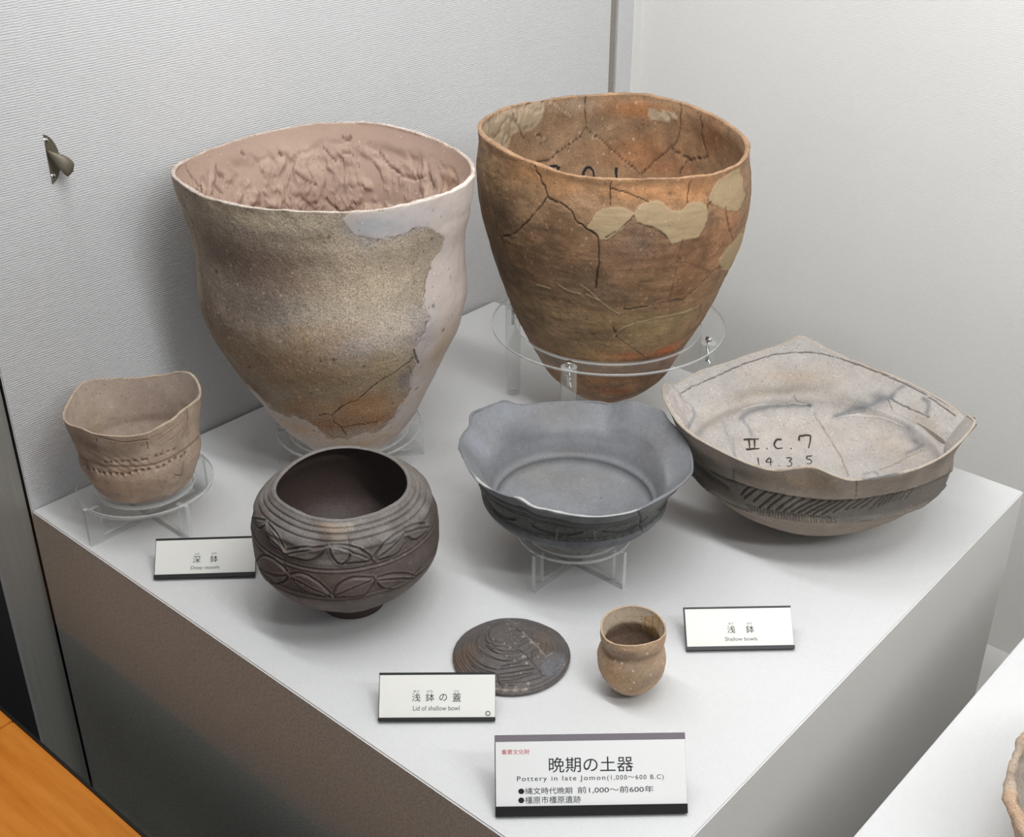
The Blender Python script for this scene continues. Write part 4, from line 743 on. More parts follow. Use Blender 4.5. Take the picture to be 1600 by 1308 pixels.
for st in leaf_up+leaf_lo:
    L3 = v.line3(C4(*st), 0)
    for a in (0, math.pi):     # the same band runs on round the back
        ca, sa = math.cos(a), math.sin(a); L = L3.copy(); L[:, 0] = cx+(L3[:, 0]-cx)*ca-(L3[:, 1]-cy)*sa; L[:, 1] = cy+(L3[:, 0]-cx)*sa+(L3[:, 1]-cy)*ca
        if a and abs(math.cos(a)) > 0: L = L
        v.carve(L, 0, 0.0011, 0.0020, (44, 38, 35), 0.65, 1.0, 0.0008)
pol = [((330, 812), (440, 790), (590, 775), (530, 845), (450, 865), (345, 838)), ((612, 780), (740, 790), (880, 858), (740, 880), (685, 888), (640, 850)), ((905, 855), (1000, 745), (1098, 672), (1098, 755), (1040, 825), (930, 862)),
       ((195, 640), (300, 790), (300, 805), (230, 750), (190, 680)), ((1110, 690), (1250, 635), (1262, 662), (1165, 730)),
       ((140, 880), (175, 842), (250, 868), (330, 950), (290, 1005), (200, 990)), ((360, 968), (430, 960), (520, 1008), (610, 1095), (500, 1082), (420, 1042)), ((642, 1090), (680, 1035), (770, 992), (900, 988), (860, 1070), (790, 1105)), ((925, 998), (1100, 962), (1170, 972), (1055, 1045), (965, 1045))]
for q in pol:
    m_ = v.poly(C4(*q), 0, 4, 0.5, True); v.disp += 0.0024*m_; v.tint(m_*0.22, (116, 104, 98))
v.disp += out_*(0.0006*fbm(P, 25, 3, 61)+0.0002*fbm(P, 110, 3, 62)); v.mul(1+0.24*fbm(P, 45, 4, 63)); v.specks(500, 0, 0.0009, (158, 148, 138), 61, None, 0.0002, 0.55); v.specks(300, 0, 0.0010, (46, 38, 34), 62, None, -0.0003, 0.6)
v.blob(470, 905, 60, (88, 72, 62), 0.6, ry=30); v.blob(560, 920, 60, (106, 90, 82), 0.7, ry=20); v.blob(530, 880, 50, (98, 90, 86), 0.5, ry=12)
v.blob(655, 800, 24, (96, 90, 88), 0.6); v.blob(528, 822, 16, (190, 160, 134), 0.85, ry=6); v.blob(545, 822, 9, (206, 190, 168), 0.8, ry=5); v.blob(530, 835, 10, (150, 132, 112), 0.6, ry=14)
v.blob(420, 790, 14, (104, 82, 66), 0.6); v.blob(510, 880, 18, (150, 142, 134), 0.5, ry=5); v.blob(445, 860, 14, (150, 138, 120), 0.4, ry=4)
for cr in [((180, 620), (240, 700), (290, 770), (310, 830), (315, 900), (330, 960)), ((725, 640), (730, 700), (745, 760), (745, 830), (720, 880)), ((380, 1095), (430, 1140))]:
    v.crack(C4(*cr), 0, 0.0007, 0.0010, (60, 48, 38), 0.7, 0.8)
up = out_*sstep(v.s, 0.80, 0.98)[None]; v.tint(up*(0.45+0.35*fbm(P, 60, 3, 64)), (134, 130, 126))
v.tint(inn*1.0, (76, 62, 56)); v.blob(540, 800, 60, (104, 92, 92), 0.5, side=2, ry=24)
lip = (v.side[None] == 1); v.tint(lip*0.7, (124, 120, 118)); v.disp += lip*0.0005*fbm(P, 60, 3, 65)
foot = ((v.s < 0.03) & (v.side == 0))[None]; 
v.set_part('rim', np.broadcast_to(lip | ((v.s > s_a+0.02) & (v.side == 0))[None], (v.NT, v.M)).astype(float))
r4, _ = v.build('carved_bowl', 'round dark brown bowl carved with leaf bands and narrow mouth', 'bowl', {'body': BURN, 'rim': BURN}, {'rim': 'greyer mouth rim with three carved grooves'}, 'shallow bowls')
bm = bmesh.new(); prof = [(0.030, 0.011), (0.0375, 0.0125), (0.0392, 0.007), (0.0392, 0.0010), (0.036, 0.0002), (0.030, 0.0006)]
ncx, ncy = cx+0.0000, cy+0.0000; R_ = [[bm.verts.new((ncx+r*math.cos(t), ncy+r*math.sin(t), z)) for t in np.linspace(0, 2*math.pi, 64, endpoint=False)] for r, z in prof]
for a in range(len(prof)):
    b_ = (a+1) % len(prof)
    for i in range(64): bm.faces.new([R_[a][i], R_[a][(i+1) % 64], R_[b_][(i+1) % 64], R_[b_][i]][::-1])
footmat = plain('dark_foot_clay', (70, 58, 52), 0.75, spec=0.25)
tag(bm_obj('foot_ring', bm, footmat, r4, True), 'darker low foot ring')

# ================================================================== vessel 5: slate grey flared bowl
C5 = lambda *p: cv((700, 600), 0.26, p)
pr = dict(POTS['p5']); pr['c'] = [pr['c'][0]+0.0040, pr['c'][1]-0.0058]; pr['ri'] = [0.0301, 0.060, 0.0890, 0.1030, 0.1065, 0.1085, 0.1110, 0.1142, 0.1197, 0.1261, 0.1441]
v = Vessel(pr, 580, 160, 150, 0.0062, (92, 92, 90), lipf=0.6)
P = v.P; out_ = v.rows(0)[None]; inn = v.rows(2)[None]
v.tint(inn*1.0, (128, 129, 132))
for (a, b_, r, c_, al, ry) in [(860, 650, 70, (126, 124, 124), 0.7, 26), (820, 680, 40, (108, 110, 114), 0.75, 22), (800, 645, 40, (142, 146, 152), 0.7, 18), (960, 670, 60, (140, 142, 146), 0.6, 26), (1020, 700, 30, (122, 120, 120), 0.6, 40), (890, 750, 90, (126, 124, 122), 0.7, 26), (840, 735, 40, (134, 132, 128), 0.6, 20), (745, 690, 20, (148, 152, 160), 0.7, 40), (970, 760, 50, (132, 132, 134), 0.6, 18), (870, 640, 40, (118, 114, 112), 0.5, 16), (900, 706, 60, (110, 106, 104), 0.5, 5)]:  # clay tones; the last thin dark spot paints shade above the ridge
    v.blob(a, b_, r, c_, al, side=2, ry=ry)
# a soft ridge where the flaring wall meets the bottom
Dr = (v.s[None]-0.42); v.disp += inn*0.0026*np.exp(-(Dr/0.05)**2)-inn*0.0016*np.exp(-((v.s[None]-0.32)/0.04)**2)
v.disp += inn*0.0007*fbm(P, 22, 3, 71)
dots(v, C5((918, 684)), 0.0010, 0.0006, (44, 42, 40), 0.9, 2)
jb = v.at(905, 848, 0)[2]; jt = v.at(905, 806, 0)[2]; s_lo, s_hi = v.s[jb], min(v.s[jt], 0.93); print('p5 band', s_lo, s_hi)
band = out_*((v.s > s_lo) & (v.s < s_hi))[None]
v.tint(out_*1.0, (104, 106, 108)); v.tint(band*0.92, (70, 71, 68)); v.disp += band*0.0012
for t_, w, d in ((0.95, 0.0009, 0.0014), (0.85, 0.0008, 0.0012), (0.75, 0.0007, 0.0010), (0.18, 0.0007, 0.0010)):
    v.ring(0, 0, 0, w, d, (38, 38, 36), 0.5, j=int(np.argmin(np.abs(v.s-(s_lo+t_*(s_hi-s_lo)))+(v.side != 0)*9)))
sb = lambda t_: s_lo+t_*(s_hi-s_lo)
for k_ in range(64):           # pricked row and arcs of the carved band
    a = k_/64*2*math.pi
    for s0, w in ((sb(0.05), 0.0017), (sb(0.62), 0.0012)):
        i = int(np.argmin(np.abs(((v.th[:, 0]-a+math.pi) % (2*math.pi))-math.pi))); j = int(np.argmin(np.abs(v.s-s0)+(v.side != 0)*9))
        c = v.P[i, j]; k2 = np.where(np.abs(v.s-s0) < 0.06)[0]; D = np.linalg.norm(v.P[:, k2]-c, axis=-1)
        g_ = np.exp(-(D/w)**2)*(v.side[k2] == 0)[None]; v.disp[:, k2] -= 0.0014*g_; v.col[:, k2] *= (1-0.35*g_)[..., None]
for k_ in range(9):
    a0 = k_/9*2*math.pi
    for q in range(3):
        pts = []
        for t in np.linspace(0, 1, 14):
            a = a0+(0.08+t*0.50); s0 = sb(0.55-0.34*math.sin(math.pi*t)*(1-q*0.3)-0.04*q)
            i = int(np.argmin(np.abs(((v.th[:, 0]-a+math.pi) % (2*math.pi))-math.pi))); j = int(np.argmin(np.abs(v.s-s0)+(v.side != 0)*9)); pts.append(v.P[i, j])
        v.carve(np.array(pts), 0, 0.0009, 0.0013, (36, 36, 34), 0.55, 1.0, 0.0005)
v.crack(C5((1140, 745), (1150, 800), (1150, 850), (1170, 885)), 0, 0.0012, 0.0022, (36, 34, 32), 0.9)
v.crack(C5((1100, 860), (1110, 900)), 0, 0.0006, 0.001, (50, 48, 44), 0.7)
v.crack(C5((880, 880), (885, 945)), 0, 0.0012, -0.0006, (150, 150, 146), 0.6); v.crack(C5((660, 870), (650, 940)), 0, 0.0014, -0.0006, (140, 138, 130), 0.5)
v.disp += out_*(0.0006*fbm(P, 40, 4, 72)); v.mul(1+out_*0.28*fbm(P, 60, 4, 73)); v.specks(500, 0, 0.0010, (128, 126, 120), 71, None, 0.0003, 0.55); v.mul(1+inn*0.07*fbm(P, 25, 4, 75))
v.blob(770, 790, 24, (96, 92, 78), 0.5, ry=10); v.blob(1025, 790, 26, (122, 122, 122), 0.8, ry=20)
lip = (v.side[None] == 1); v.tint(lip*0.5, (132, 134, 138))
v.tint(lip*0.85*v.poly([(805, 775), (826, 778), (900, 800), (1000, 792), (1000, 806), (900, 818), (815, 792)], 0, 4, 4), (176, 176, 174))
for a, b_ in ((825, 783), (816, 776), (750, 750), (845, 790), (870, 798), (760, 758)): v.blob(a, b_, 10, (196, 194, 188), 0.8, ry=5)
v.disp += lip*0.0005*fbm(P, 60, 3, 74)
bandm = np.broadcast_to(((v.s > s_lo) & (v.s < s_hi) & (v.side == 0))[None], (v.NT, v.M)).astype(float)
v.set_part('carved_band', bandm)
v.build('flared_bowl', 'slate grey bowl with wide flared notched rim on clear cross stand', 'bowl', {'body': GREY, 'carved_band': BURN}, {'carved_band': 'nearly black carved shoulder band'}, 'shallow bowls')

# ================================================================== vessel 6: wide buff bowl with peaked rim
C6 = lambda *p: cv((1020, 510), 0.325, p)
pr = dict(POTS['p6']); pr['c'] = [pr['c'][0]-0.0022, pr['c'][1]+0.0034]; pr['z'] = [max(z_, 0.0012) for z_ in pr['z']]; pr['ri'] = list(pr['r']); pr['ri'][6] = 0.160; pr['ri'][7] = 0.166
v = Vessel(pr, 680, 175, 190, 0.0085, (150, 138, 126), cap=14, lipf=0.45)
P = v.P; out_ = v.rows(0)[None]; inn = v.rows(2)[None]
C6b = lambda *q: cv((1060, 700), 0.275, q)
skirt = [(1076, 716), (1100, 732), (1125, 745), (1151, 755), (1190, 767), (1230, 776), (1255, 780), (1290, 783), (1330, 783), (1370, 779), (1410, 770), (1440, 762), (1470, 750), (1489, 739)]
ledge = [(1080, 740), (1095, 756), (1115, 772), (1135, 785), (1165, 797), (1200, 806), (1240, 812), (1290, 815), (1340, 813), (1390, 806), (1430, 795), (1460, 782), (1486, 764)]
bandm = v.poly(skirt+ledge[::-1], 0, 2.0, 0.6)
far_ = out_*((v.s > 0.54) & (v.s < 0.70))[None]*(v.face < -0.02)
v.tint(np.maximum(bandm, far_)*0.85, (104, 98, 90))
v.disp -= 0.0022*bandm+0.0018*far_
v.carve(v.line3(skirt, 0), 0, 0.0022, 0.0026, (70, 62, 54), 0.6)
v.carve(v.line3(ledge, 0), 0, 0.0026, -0.0030)
v.carve(v.line3([(1078, 722), (1100, 741), (1130, 762)], 0), 0, 0.005, 0.004)
for (a, b_, r, c_, al, ry) in [(1100, 740, 50, (84, 78, 70), 0.85, 40), (1090, 715, 24, (92, 86, 78), 0.8, 20), (1110, 722, 30, (90, 84, 76), 0.7, 12), (1220, 822, 70, (148, 134, 122), 0.8, 12), (1140, 800, 40, (126, 118, 108), 0.6, 14), (1330, 828, 60, (150, 136, 124), 0.7, 12), (1260, 752, 50, (140, 124, 108), 0.8, 14), (1180, 745, 40, (136, 122, 108), 0.7, 12), (1400, 752, 50, (142, 130, 118), 0.7, 12), (1470, 722, 30, (122, 114, 106), 0.7, 18), (1400, 795, 40, (112, 108, 104), 0.6, 10), (1480, 750, 20, (96, 92, 88), 0.7, 16), (1340, 812, 60, (116, 112, 108), 0.5, 6), (1160, 740, 20, (90, 86, 82), 0.6, 14)]:  # clay tones; dark spots at the left neck paint the shadow in its recess
    v.blob(a, b_, r, c_, al, ry=ry)
for a, b_, c, d in ((400, 220, 350, 272), (445, 230, 370, 292), (500, 245, 420, 312), (560, 262, 455, 345), (605, 270, 500, 352), (660, 285, 550, 367), (710, 295, 595, 372), (770, 300, 635, 378), (820, 302, 680, 382), (865, 305, 725, 387), (900, 307, 765, 387), (935, 310, 820, 387), (985, 302, 880, 378), (1035, 300, 950, 362), (1080, 300, 990, 357), (1120, 296, 1040, 357), (1165, 288, 1095, 362), (1200, 277, 1135, 347), (1230, 267, 1165, 337), (1260, 257, 1195, 322), (1290, 247, 1225, 317), (1320, 242, 1260, 307), (1345, 240, 1300, 297)):
    v.carve(v.line3(C6b((a, b_+3), ((a+c)/2-3, (b_+d)/2), (c, d-2)), 0), 0, 0.0013, 0.0024, (52, 46, 40), 0.8, 1.0, 0.0005)
xs_ = np.arange(392, 900, 17); ys_ = np.interp(xs_, [385, 430, 480, 540, 600, 700, 820, 900], [338, 352, 368, 380, 390, 402, 414, 412])
for a, b_ in zip(xs_, ys_): v.carve(v.line3(C6b((a, b_-8), (a+4, b_+11)), 0), 0, 0.0009, 0.0016, (66, 58, 48), 0.8)
v.carve(v.line3(C6b((385, 326), (480, 356), (600, 378), (760, 396), (850, 400)), 0), 0, 0.0008, 0.0010, (70, 60, 50), 0.6)
v.carve(v.line3(C6b((385, 352), (480, 384), (600, 406), (760, 424), (860, 428)), 0), 0, 0.0008, 0.0008, (76, 66, 54), 0.5)
v.carve(v.line3(C6b((900, 410), (1000, 410), (1150, 400), (1270, 378)), 0), 0, 0.0014, 0.0006, (84, 82, 80), 0.6)
v.specks(50, 0, 0.0014, (206, 202, 194), 81, (1290, 760, 1440, 815), 0.0003, 0.8)
v.disp += out_*(0.0010*fbm(P, 20, 3, 81)+0.0003*fbm(P, 90, 3, 82)); v.mul(1+0.12*out_*fbm(P, 50, 4, 83))
v.crack(C6b((1010, 190), (1005, 275)), 0, 0.0007, 0.001, (100, 76, 56), 0.8)
v.crack(C6((390, 690), (385, 730), (400, 770)), 0, 0.0016, 0.0008, (84, 82, 80), 0.7)
# inside
v.tint(inn*1.0, (172, 164, 156))
for (a, b_, r, c_, al, ry) in [(1250, 590, 80, (180, 162, 142), 0.7, 16), (1220, 612, 70, (142, 132, 116), 0.75, 8), (1310, 622, 50, (144, 136, 124), 0.75, 10), (1160, 622, 30, (160, 146, 128), 0.6, 12), (1110, 650, 30, (168, 158, 142), 0.7, 14), (1250, 680, 90, (178, 166, 154), 0.6, 30), (1400, 700, 70, (178, 164, 148), 0.7, 20), (1375, 622, 16, (104, 104, 104), 0.7, 10), (1345, 632, 16, (120, 120, 118), 0.7, 8), (1450, 665, 40, (150, 134, 116), 0.6, 14), (1430, 690, 14, (110, 106, 104), 0.8, 6), (1420, 672, 20, (142, 140, 138), 0.6, 10), (1170, 690, 40, (184, 174, 162), 0.6, 24)]:
    v.blob(a, b_, r, c_, al, side=2, ry=ry)
v.mul(1+0.07*inn*fbm(P, 40, 4, 84)); v.col = np.where(inn[..., None], v.col*np.array([1.06, 1.09, 1.14]), v.col)
v.disp += inn*(0.0030*np.exp(-((v.s[None]-0.66)/0.05)**2)-0.0025*np.exp(-((v.s[None]-0.52)/0.05)**2)+0.0008*fbm(P, 20, 3, 85))
for cr, w, c_, al in [(((125, 330), (180, 295), (240, 268), (330, 230), (400, 197), (470, 170), (530, 150), (600, 133), (660, 126), (740, 124), (810, 133), (870, 145), (940, 168), (1000, 190), (1100, 228), (1180, 262), (1250, 295), (1320, 335), (1400, 390), (1450, 430)), 0.0009, (56, 46, 36), 0.95), (((775, 420), (800, 460), (850, 540), (900, 620), (940, 720)), 0.0010, (140, 112, 84), 0.7), (((1090, 690), (1180, 652), (1250, 612), (1290, 590)), 0.0009, (130, 104, 80), 0.7), (((675, 340), (690, 358), (760, 385)), 0.0008, (96, 80, 62), 0.7), (((1140, 345), (1210, 385), (1330, 437)), 0.0011, (50, 42, 34), 0.9), (((1130, 350), (1145, 385), (1155, 410)), 0.0008, (70, 58, 44), 0.8), (((560, 375), (650, 372), (755, 385)), 0.0010, (90, 88, 88), 0.7), (((870, 440), (940, 420), (1020, 410)), 0.0008, (110, 108, 104), 0.6)]:
    v.crack(C6(*cr), 2, w, 0.0010, c_, al, 0.7)
for cr, w, al in [(((345, 455), (360, 510), (380, 560), (398, 640)), 0.0026, 0.55), (((425, 440), (470, 410), (560, 388), (650, 380), (755, 378)), 0.0036, 0.7), (((440, 450), (465, 490), (475, 530)), 0.0028, 0.5), (((880, 430), (950, 405), (1040, 385), (1090, 355), (1150, 338)), 0.0042, 0.75), (((1150, 330), (1190, 295), (1225, 275)), 0.0030, 0.6), (((1300, 345), (1325, 370), (1318, 415)), 0.0034, 0.75), (((1225, 605), (1260, 585), (1300, 570)), 0.0036, 0.65), (((1010, 712), (1070, 700), (1085, 722)), 0.0020, 0.5)]:
    k_, D = v.near(v.line3(C6(*cr), 2), 2, w*4); v.tk(k_, np.exp(-(D/w)**2)*al, (112, 114, 118))
for cr in [((430, 400), (520, 380), (640, 373), (740, 376)), ((868, 440), (940, 425), (1000, 428)), ((765, 395), (770, 430)), ((1000, 430), (1100, 440), (1200, 480)), ((345, 450), (368, 520), (392, 600))]:
    v.carve(v.line3(C6(*cr), 2), 2, 0.0010, -0.0008, (206, 204, 200), 0.5)
lip = (v.side[None] == 1); v.tint(lip*0.8, (182, 170, 156)); v.disp += lip*0.0006*fbm(P, 50, 3, 86)
v.tint(lip*0.85*v.poly(C6((1000, 730), (1200, 700), (1210, 725), (1100, 748), (1010, 765)), 0, 3, 4), (84, 86, 88))
v.tint(lip*0.5*v.poly(C6((380, 640), (560, 700), (720, 680), (740, 700), (580, 725), (380, 670)), 0, 3, 4), (150, 132, 112))
chip = np.maximum(v.poly(C6((95, 300), (130, 335), (190, 400), (185, 440), (150, 490), (125, 470), (85, 410), (62, 350)), 2, 1.5, 3), 0)
v.col = v.col*(1-chip[..., None])+lin((186, 176, 172))*chip[..., None]; v.disp += chip*0.0022*(1+fbm(P, 60, 3, 87))
for cr in [((95, 295), (115, 325), (150, 365), (190, 400), (188, 440), (160, 488)),]:
    v.carve(v.line3(C6(*cr), 2), 2, 0.0028, -0.0022, (150, 154, 158), 0.8)
bump_ = v.poly(C6((600, 700), (680, 690), (740, 680), (800, 690), (870, 725), (900, 790), (800, 800), (680, 780), (600, 740)), 0, 8, 6)
v.tint(bump_*0.55, (144, 124, 102)); v.disp += bump_*0.0012*(1+fbm(P, 60, 3, 88))
v.set_part('mended_chip', chip)
v.set_part('carved_band', np.maximum(bandm, far_))
r6, _ = v.build('peaked_bowl', 'wide buff bowl with pointed peaked rim and inked find numbers inside', 'bowl', {'body': BUFF, 'carved_band': BURN, 'mended_chip': PLAST}, {'mended_chip': 'pale mended chip at the left peak', 'carved_band': 'dark band of slanting strokes'}, 'shallow bowls')
GI = plain('faded_ink', (66, 62, 60), 0.8, spec=0.15)
for st in ([C6((435, 545), (510, 541)), C6((448, 592), (512, 588)), C6((462, 545), (464, 590)), C6((488, 543), (490, 589))], [C6((545, 586), (549, 590))],
          [C6((618, 546), (600, 543), (586, 556), (582, 572), (592, 588), (608, 590), (624, 584))], [C6((662, 586), (667, 590))], [C6((702, 552), (704, 528), (730, 524), (760, 524), (758, 552), (748, 586))]):
    v.ribbon(st, 2, 0.0028, 'inked_character', GI, r6, 0.0005)
C6t = lambda *p_: C6(*[(a_, b_-7) for a_, b_ in p_])
for st in ([C6t((505, 640), (509, 676))], [C6t((562, 638), (540, 662), (578, 660)), C6t((566, 642), (565, 678))], [C6t((606, 678), (610, 681))],
          [C6t((642, 640), (664, 638), (668, 648), (652, 656), (670, 664), (664, 680), (644, 680))], [C6t((702, 677), (706, 680))], [C6t((766, 630), (740, 632), (738, 645), (756, 646), (766, 656), (758, 668), (738, 669))]):
    v.ribbon(st, 2, 0.0018, 'inked_character', GI, r6, 0.0005)

# ================================================================== lid
C7 = lambda *p: cv((570, 930), 0.3125, p)
lidp = dict(s=[0, 0.04, 0.2, 0.45, 0.7, 0.85, 1.0], s0=0.99, s0z=0.99, c=[0.6972, 0.2010], lean=[0, 0], e=[0.0, 0.01], r=[0.0655, 0.0668, 0.0570, 0.0385, 0.0215, 0.0120, 0.0002], z=[0.0012, 0.0040, 0.0120, 0.0225, 0.0290, 0.0305, 0.0300], rho=[0]*8, zeta=[0]*8)
v = Vessel(lidp, 400, 185, 0, 0.004, (98, 92, 90), lid=True); P = v.P; out_ = np.ones((1, v.M))
CL = lambda *q: cv((700, 960), 0.125, q)
for st in [((500, 395), (560, 432), (700, 460), (870, 460)), ((580, 328), (650, 350), (740, 372)), ((560, 390), (680, 405), (800, 422)), ((470, 380), (520, 440), (640, 492), (800, 495)), ((250, 470), (320, 560), (450, 650), (600, 690)), ((215, 520), (300, 612), (420, 692), (560, 732)), ((280, 632), (370, 702), (480, 750), (580, 768)), ((130, 525), (165, 605), (230, 690), (330, 782)), ((90, 600), (140, 680), (220, 765)),
           ((640, 690), (780, 672), (900, 650), (1020, 640)), ((640, 745), (800, 730), (950, 700), (1080, 680)), ((650, 792), (800, 782), (950, 752), (1060, 732)), ((660, 832), (800, 828), (920, 802)), ((660, 650), (780, 630), (900, 610)), ((350, 330), (380, 430), (460, 500), (560, 550), (700, 582), (860, 560)), ((620, 810), (650, 880), (820, 892)), ((460, 250), (470, 330), (520, 370)), ((520, 190), (500, 250), (530, 320)), ((700, 88), (590, 125), (500, 200)), ((380, 240), (330, 330), (310, 420)), ((300, 260), (240, 350), (220, 440)), ((230, 300), (170, 380), (150, 480)),
           ((900, 345), (960, 300), (1010, 290)), ((880, 412), (960, 350), (1040, 330)), ((1060, 590), (1040, 520), (1070, 450), (1130, 440)), ((1180, 220), (1260, 290), (1300, 380)), ((1100, 150), (1250, 220), (1370, 330)), ((1020, 160), (1120, 220), (1220, 330)), ((1340, 660), (1420, 610)), ((1160, 700), (1170, 760), (1230, 765)), ((1320, 730), (1400, 690))]:
    v.carve(v.line3(CL(*st), 0), 0, 0.0006, 0.0008, (54, 46, 42), 0.55, 1.0, 0.0002)
for q, s0 in enumerate((0.14, 0.20, 0.27, 0.34, 0.42, 0.50, 0.58, 0.66)):
    j0 = int(np.argmin(np.abs(v.s-s0))); D = v.arc-v.arc[:, j0:j0+1]+0.0012*fbm(P, 45, 2, 90+q); g_ = np.exp(-(D/0.0007)**2)*(0.3+0.7*sstep(fbm(P, 25, 2, 95+q), -0.3, 0.2)); v.disp -= 0.0007*g_; v.tint(g_*0.4, (62, 54, 50))
v.ring(801, 1079, 0, 0.0009, 0.0008, (58, 50, 46), 0.4, j=int(np.argmin(np.abs(v.s-0.09))))
v.tint(v.poly(CL((1200, 540), (1310, 470), (1450, 480), (1470, 600), (1380, 720), (1240, 770), (1170, 770), (1150, 700)), 0, 2, 3)*0.7, (112, 112, 116))
v.specks(60, 0, 0.0009, (196, 188, 176), 95, None, 0.0002, 0.7)
for k_ in range(40):
    a = k_/40*2*math.pi; i = int(np.argmin(np.abs(((v.th[:, 0]-a+math.pi) % (2*math.pi))-math.pi))); j = int(np.argmin(np.abs(v.s-0.055)))
    D = np.linalg.norm(P-P[i, j], axis=-1); v.disp -= 0.0006*np.exp(-(D/0.001)**2); v.tint(np.exp(-(D/0.001)**2)*0.4, (60, 50, 44))
v.blob(724, 1030, 24, (112, 88, 70), 0.7, ry=30); v.blob(800, 990, 26, (92, 86, 84), 0.7, ry=12); v.blob(862, 1045, 18, (102, 102, 106), 0.8, ry=12); v.blob(850, 1000, 30, (108, 90, 76), 0.6, ry=16); v.blob(765, 1070, 30, (104, 88, 78), 0.6, ry=10)
v.crack(C7((730, 150), (760, 170), (790, 188)), 0, 0.0008, 0.0012, (46, 38, 32), 0.9)
v.crack(C7((790, 186), (830, 225), (870, 265), (900, 300)), 0, 0.0013, -0.0005, (164, 152, 134), 0.75)
v.crack(C7((765, 270), (790, 285), (820, 315), (850, 345), (875, 375), (885, 400)), 0, 0.0007, 0.001, (46, 40, 36), 0.85)
v.crack(C7((660, 400), (665, 430), (690, 465)), 0, 0.0007, 0.001, (60, 52, 46), 0.7)
v.crack(C7((905, 310), (925, 300), (940, 285)), 0, 0.0012, -0.0004, (170, 168, 164), 0.6)
for a, b_ in ((775, 1078), (790, 1079), (805, 1079), (820, 1078)): v.blob(a, b_, 5, (170, 158, 144), 0.6, ry=3)
v.disp += 0.0006*fbm(P, 35, 3, 97); v.mul(1+0.18*fbm(P, 50, 4, 98))
v.set_part('top_disc', (v.s[None] > 0.72)*np.ones((v.NT, 1)))
v.build('bowl_lid', 'low domed dark brown lid with ringed grooves lying on the plinth', 'lid', {'body': BURN, 'top_disc': BURN})

# ================================================================== vessel 8: little jar
pr = dict(POTS['p8']); pr['z'] = [z_+0.0013 for z_ in pr['z']]
v = Vessel(pr, 300, 140, 80, 0.0036, (156, 132, 110), lipf=0.6)
C8 = C7; P = v.P; out_ = v.rows(0)[None]; inn = v.rows(2)[None]
for (a, b_, r, c_, al, ry) in [(960, 1060, 26, (176, 140, 100), 0.7, 18), (950, 1035, 14, (138, 112, 86), 0.7, 16), (1000, 1040, 18, (140, 122, 104), 0.6, 12), (1020, 1055, 18, (142, 124, 106), 0.8, 16), (990, 1080, 20, (156, 124, 92), 0.7, 8), (1010, 1010, 16, (190, 158, 124), 0.7, 6), (985, 1022, 12, (128, 104, 84), 0.6, 6), (950, 1010, 10, (170, 156, 136), 0.7, 8), (980, 1014, 20, (186, 152, 116), 0.7, 5), (1035, 1000, 10, (164, 132, 100), 0.6, 12)]:
    v.blob(a, b_, r, c_, al, ry=ry)
v.disp += out_*(0.0007*fbm(P, 45, 3, 101)+0.0002*fbm(P, 160, 3, 102)); v.mul(1+0.12*fbm(P, 90, 4, 103))
jn = v.at(990, 1034, 0)[2]; v.disp -= out_*0.0024*np.exp(-((v.arc-v.arc[:, jn:jn+1])/0.0050)**2); v.tint(out_*0.35*np.exp(-((v.arc-v.arc[:, jn:jn+1])/0.005)**2), (112, 94, 76)); v.specks(70, 0, 0.0007, (226, 216, 200), 101, None, 0.0002, 0.9); v.specks(60, 0, 0.0008, (84, 68, 54), 102, None, -0.0002, 0.7)  # neck pinched in, its crease also tinted with painted shade
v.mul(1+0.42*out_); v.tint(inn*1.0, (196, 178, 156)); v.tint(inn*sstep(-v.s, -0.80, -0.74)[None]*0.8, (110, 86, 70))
v.blob(955, 975, 12, (190, 176, 156), 0.7, side=2)
strip = v.poly(C8((1388, 112), (1470, 95), (1480, 150), (1455, 215), (1385, 170)), 2, 1, 0.5); v.tint(strip*0.7, (196, 164, 116))
for cr in [((1405, 110), (1395, 165), (1410, 180)), ((1440, 112), (1435, 170), (1430, 200)), ((1470, 130), (1465, 190))]:
    v.crack(C8(*cr), 2, 0.0006, 0.0005, (120, 90, 58), 0.7, 0.3)
v.disp += inn*0.0010*fbm(P, 50, 3, 104)*sstep(-v.s, -0.84, -0.76)[None]
lip = (v.side[None] == 1); v.tint(lip*0.6, (190, 164, 136)); v.disp += lip*0.0005*fbm(P, 80, 3, 105)
v.set_part('rim', np.broadcast_to(lip | ((v.s > 0.97) & (v.side == 0))[None], (v.NT, v.M)).astype(float))
v.build('small_jar', 'little tan jar with pinched neck beside the lid', 'jar', {'body': BUFF, 'rim': BUFF}, {'rim': 'paler mouth rim'})

# ================================================================== vessel 9: rim of a pot on the lower plinth
p9 = dict(s=[0, .1, .3, .5, .7, .85, 1.0], s0=0.5, s0z=0.6, c=[1.3863, 0.3550], lean=[0, 0], e=[0.0, 0.0], r=[.07, .095, .125, .148, .166, .175, .1800], z=[0.0048, 0.008, 0.020, 0.038, 0.060, 0.080, 0.096], rho=list(0.015*np.sin(np.arange(24)*2.4)), zeta=list(0.003*np.cos(np.arange(24)*1.9)))
v = Vessel(p9, 360, 100, 50, 0.017, (176, 158, 140)); P = v.P; inn = v.rows(2)[None]
v.disp += 0.0035*fbm(P, 45, 4, 111)+0.0012*fbm(P, 120, 3, 112); v.mul(1+0.18*fbm(P, 60, 4, 113))
v.tint(sstep(fbm(P, 32, 3, 114), 0.15, 0.55)*0.5*~(v.side == 2)[None], (190, 148, 112)); v.tint(inn*0.9, (150, 140, 130))
v.set_part('rim', np.broadcast_to((v.side == 1)[None], (v.NT, v.M)).astype(float))
v.build('rough_bowl', 'rough thick-rimmed clay bowl at the right edge, on the second plinth', 'bowl', {'body': BROWN})

